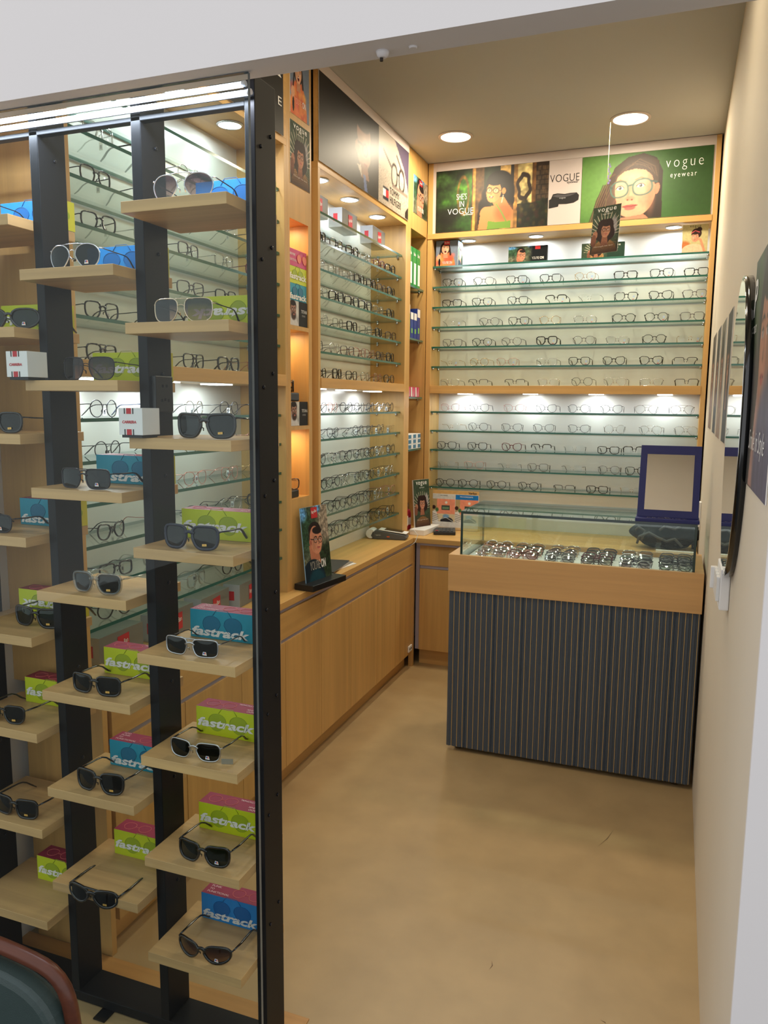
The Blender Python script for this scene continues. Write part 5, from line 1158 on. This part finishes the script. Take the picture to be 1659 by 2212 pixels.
kk.build('keys', mat('grey_keys', (70,72,74), .5), cc); MB().box(-.054, -.038, -.075, -.060, .024, .0245).build('red_key', REDI, cc)
v = tag(empty('leaflet_stand', (-1.400, 4.590, TOPZ+.0006)), 'wooden leaflet stand with two orange living-room pictures, back left corner', 'leaflet stand')
c = sheet('card', art_varilux(.292, .243, 150), v, loc=(0, 0, .002), tilt=-.03, thick=.007, edge=(200,164,110)); lettering(c, 'Varilux', .226, .2245, -.001, .054, .014, INK, bold=.02)
lettering(c, 'LES VERRES', .05, .208, -.001, .045, .006, INK); lettering(c, 'PROGRESSIFS', .175, .203, -.001, .08, .008, WINK)
MB().box(0, .292, .010, .024, 0, .006).build('base', WX, v)
w_ = tag(MB().tube([(0, 0, .004), (.01, -.02, .035), (.045, -.03, .045), (.07, -.035, .02), (.06, -.05, -.02), (.03, -.07, -.045)], .0022, 6).build('cable', mat('grey_cable', (206,204,200), .5), loc=(-1.44, 4.25, TOPZ+.002)), 'thin grey cable looping over the worktop corner', 'cable')

# blue counter mirror
m_ = tag(empty('counter_mirror', (-.137, 3.285, gz+.0006), 0), 'upright blue-framed mirror on the right end of the glass case', 'mirror')
NAVY = mat('royal_navy_leatherette', (22,30,98), .5, bump=.1, bscale=300)
fr = MB().box(0, .232, 0, .012, 0, .300).build('frame', NAVY, m_, bevel=.0015, loc=(0, 0, .014), rot=(-.34, 0, 0))
MB().box(.026, .206, -.0012, .0, .030, .262).build('mirror_glass', mat('mirror', (235,235,232), .02, metal=1), fr)
MB().box(-.004, .236, -.05, .06, 0, .014).build('base', NAVY, m_, bevel=.002)
v_, sz_, f_ = text_mesh('PRODIGY', 0, .02, 1.2); q = v_/sz_[:2]*(.15, .014); mb = MB(); mb.add([(.04+a, -.040+b_, .0165) for a, b_ in q], f_); mb.build('lettering', mat('silver_foil', (200,196,190), .3, metal=.6), m_)
v_, sz_, f_ = text_mesh('P', 0, .02, 1.2); q = v_/sz_[:2]*(.02, .012); mb = MB(); mb.add([(.105+a, -.022+b_, .0165) for a, b_ in q], f_); mb.build('lettering', mat('silver_foil', (200,196,190), .3, metal=.6), m_)

# folded black bag on the back worktop
def cloth_bag():
    n, k = 40, 22; mb = MB(); R = np.random.RandomState(3)
    for i in range(k+1):
        th = PI*i/k
        for j in range(n):
            ph = 2*PI*j/n; r = 1+.10*math.sin(3*ph+2*th)+.07*math.sin(7*ph-3*th+1)+.06*math.sin(5*th+2*ph)
            x = .165*math.sin(th)**.7*math.cos(ph)*r; y = .09*math.sin(th)**.7*math.sin(ph)*r; z = .088-.086*math.cos(th)*(-1)*-1
            z = .088+.086*math.cos(PI-th)*(1+.08*math.sin(4*ph+th)); mb.v.append((x, y, max(0.001, z)))
    for i in range(k):
        for j in range(n): mb.f.append((i*n+j, i*n+(j+1) % n, (i+1)*n+(j+1) % n, (i+1)*n+j)); mb.m.append(0); mb.sm.append(True)
    return mb
bgm = mat('black_nylon', (12,12,14), .7, bump=.5, bscale=24)
b = tag(empty('folded_bag', (-.035, 4.48, TOPZ+.0006)), 'crumpled black bag with grey binding seen through the right of the glass case', 'bag')
cloth_bag().build('fabric', bgm, b)
GB = mat('grey_binding', (86,86,90), .7)
for pts in ([(-.14, -.085, .03), (-.13, -.10, .07), (-.08, -.105, .095), (-.03, -.108, .07), (.01, -.108, .055), (.05, -.106, .07), (.09, -.10, .03)], [(-.03, -.10, .11), (.0, -.10, .135), (.05, -.098, .12), (.08, -.095, .14), (.06, -.08, .16), (.0, -.06, .175), (-.08, -.05, .17)], [(-.15, -.06, .10), (-.135, -.085, .12), (-.10, -.09, .10), (-.12, -.10, .05)]):
    f = MB(); P_ = [Vector(p) for p in pts]; S_ = []
    for a_, b_ in zip(P_[:-1], P_[1:]): S_ += [a_.lerp(b_, t/3) for t in range(3)]
    S_.append(P_[-1]); f.tube(S_, .007, 6); f.build('binding', GB, b)
tag(MB().box(-.09, .10, -.015, .015, 0, .012).build('white_ruler', WHITE, loc=(.015, 4.335, TOPZ+.0006)), 'white strip lying in front of the black bag behind the glass case', 'strip')
tag(MB().box(0, .014, 0, .07, 0, .13).build('wall_box', WHITE, loc=(XR-.0145, 4.35, .92), bevel=.002), 'small white box on the right wall behind the blue mirror', 'wall box')

# ------------------------------------------------------------------ right wall: mirror, posters, switches
mm = tag(empty('wall_mirror', (XR-.0005, 1.99, 1.495)), 'tall rounded wall mirror with a thick black edge on the right wall', 'mirror')
def pill(a, b, n=48): return [(a*math.cos(2*PI*i/n), b*math.sin(2*PI*i/n)) for i in range(n)]
def plate(pts, x0, x1, m=0):
    mb = MB(); n = len(pts); mb.v = [(x0, y, z) for y, z in pts]+[(x1, y, z) for y, z in pts]
    mb.f.append(tuple(range(n))); mb.f.append(tuple(range(n, 2*n))[::-1]); mb.m += [m, m]; mb.sm += [False, False]
    for i in range(n): j = (i+1) % n; mb.f.append((i, n+i, n+j, j)); mb.m.append(m); mb.sm.append(True)
    return mb
plate(pill(.250, .345), -.018, 0).build('frame', mat('gloss_black', (12,14,14), .12, coat=.6), mm)
plate(pill(.245, .340), -.0192, -.0181).build('mirror_glass', mat('mirror', (235,235,232), .02, metal=1), mm)
for k, (ya, yb, z0, z1, lab) in enumerate(((2.60, 2.84, 1.435, 1.845, 'nearest'), (2.97, 3.25, 1.435, 1.85, 'second'), (3.36, 3.62, 1.44, 1.86, 'third'), (3.80, 4.12, 1.445, 1.87, 'farthest'))):
    sheet('portrait_poster', art_gradient_face(yb-ya, z1-z0, 60, k), loc=(XR-.0025, yb, z0), rz=-PI/2, label=lab+' of the four small portrait posters on the right wall beyond the mirror', cat='poster', group='small posters on the right wall', m=PRINTM)
def art_near(W, H, n):
    a = Art(W, H, n, (96,92,92)); h = a.h; a.ell(.05, .1*h, .3, .3*h, (84,120,70), soft=.8); a.ell(.62, .3*h, .30, .3*h, (44,32,32)); a.poly([(.45, .5*h), (.75, .5*h), (.9, h), (.3, h)], (196,160,150))
    a.face(.6, .40*h, .26, (202,150,124), (44,32,32), yaw=-.5, mouth='calm', specs=None); a.mix((a.X < .16)*.4, (60,70,66)); a.ell(.75, .9*h, .3, .35*h, (120,116,140), soft=.3); a.noise(.08, 14, 30); return a
p = sheet('portrait_poster', art_near(.49, .45, 120), loc=(XR-.0025, 1.84, 1.395), rz=-PI/2, label='large portrait poster with a big letter P, cut by the right picture edge', cat='poster', m=PRINTM)
lettering(p, 'P', .02, .335, -.001, .06, .075, WINK, bold=.02); lettering(p, 'PRODIGY', .012, .300, -.001, .10, .016, WINK); lettering(p, 'Smile in Style', .12, .06, -.001, .30, .05, WINK, shear=.3, bold=-.01)
sw = tag(empty('switch_board', (XR-.0005, 2.055, 1.115)), 'white switch board with tilted rocker switches low on the right wall', 'switch board')
MB().box(-.022, 0, -.075, .075, -.050, .050).build('plate', WHITE, sw, bevel=.003)
for i in range(4): MB().box(-.030, -.022, -.068+.036*i, -.040+.036*i, -.03, .03).build('rocker', mat('white_rocker', (226,226,224), .3), sw, bevel=.002)
MB().box(-.038, -.022, .068, .084, -.028, .028).build('plug', WHITE, sw, bevel=.002)

# ------------------------------------------------------------------ chair in the lower left corner
ch = tag(empty('upholstered_chair', (-1.128, .89, -.018)), 'dark green upholstered chair with a curved wooden rail, cut by the lower left corner', 'chair')
WALN = wood('walnut', (92,48,30), 0, dark=.55, rough=.3, scale=1.4); GRN = mat('dark_green_leatherette', (44,60,58), .55, bump=.25, bscale=500, noise=.06, nscale=60)
def smooth(pts, k=4):
    P_ = [Vector(p) for p in pts]; S_ = []
    for i in range(len(P_)-1):
        p0, p1, p2, p3 = P_[max(0, i-1)], P_[i], P_[i+1], P_[min(len(P_)-1, i+2)]
        for j in range(k):
            t = j/k; S_.append(.5*((2*p1)+(p2-p0)*t+(2*p0-5*p1+4*p2-p3)*t*t+(3*p1-p0-3*p2+p3)*t**3))
    return S_+[P_[-1]]
def back_outline(w, z0, z1, n=40):
    pts = []
    for i in range(n):
        t = 2*PI*i/n; c, s_ = math.cos(t), math.sin(t); pts.append((w*math.copysign(abs(c)**.5, c), (z0+z1)/2+(z1-z0)/2*math.copysign(abs(s_)**.62, s_)))
    return pts
pad = MB(); pad.prism(back_outline(.247, .335, .632), -.022, .022); pad.build('backrest', GRN, ch, bevel=.012)
MB().tube(smooth([(-.225, .0, .30), (-.250, .012, .42), (-.250, .014, .55), (-.226, .012, .625), (-.15, .010, .650), (0, .010, .657), (.15, .010, .650), (.226, .012, .625), (.250, .014, .55), (.250, .012, .42), (.225, .0, .30)]), .0125, 12).build('back_rail', WALN, ch)
for sx in (-1, 1):
    MB().tube([(sx*.222, .0, .42), (sx*.215, .01, .28), (sx*.225, .05, .12), (sx*.23, .07, 0)], [.014, .018, .016, .012], 10).build('leg', WALN, ch)
    MB().tube([(sx*.20, -.42, .30), (sx*.205, -.44, .15), (sx*.21, -.45, 0)], [.018, .016, .012], 10).build('leg', WALN, ch)
MB().box(-.23, .23, -.46, -.02, .26, .34).build('seat', GRN, ch, bevel=.03)

# scuffs on the floor
sc_ = MB()
for (u1, v1, u2, v2) in ((1290, 1830, 1326, 1792), (1056, 2095, 1062, 2075), (1296, 2203, 1308, 2212)):
    a_, b_ = at(u1, v1, 2, 0), at(u2, v2, 2, 0); d_ = Vector((b_[1]-a_[1], a_[0]-b_[0], 0)).normalized()*.0012
    m1 = ((a_[0]+b_[0])/2+.006, (a_[1]+b_[1])/2)
    sc_.add([(a_[0], a_[1], .0006), (m1[0]-d_.x, m1[1]-d_.y, .0006), (b_[0], b_[1], .0006), (m1[0]+d_.x, m1[1]+d_.y, .0006)], [(0, 1, 2, 3)])
tag(sc_.build('floor_scuffs', mat('scuff', (110,84,58), .7)), 'thin dark scratches on the tan floor', 'scuff marks', kind='stuff')
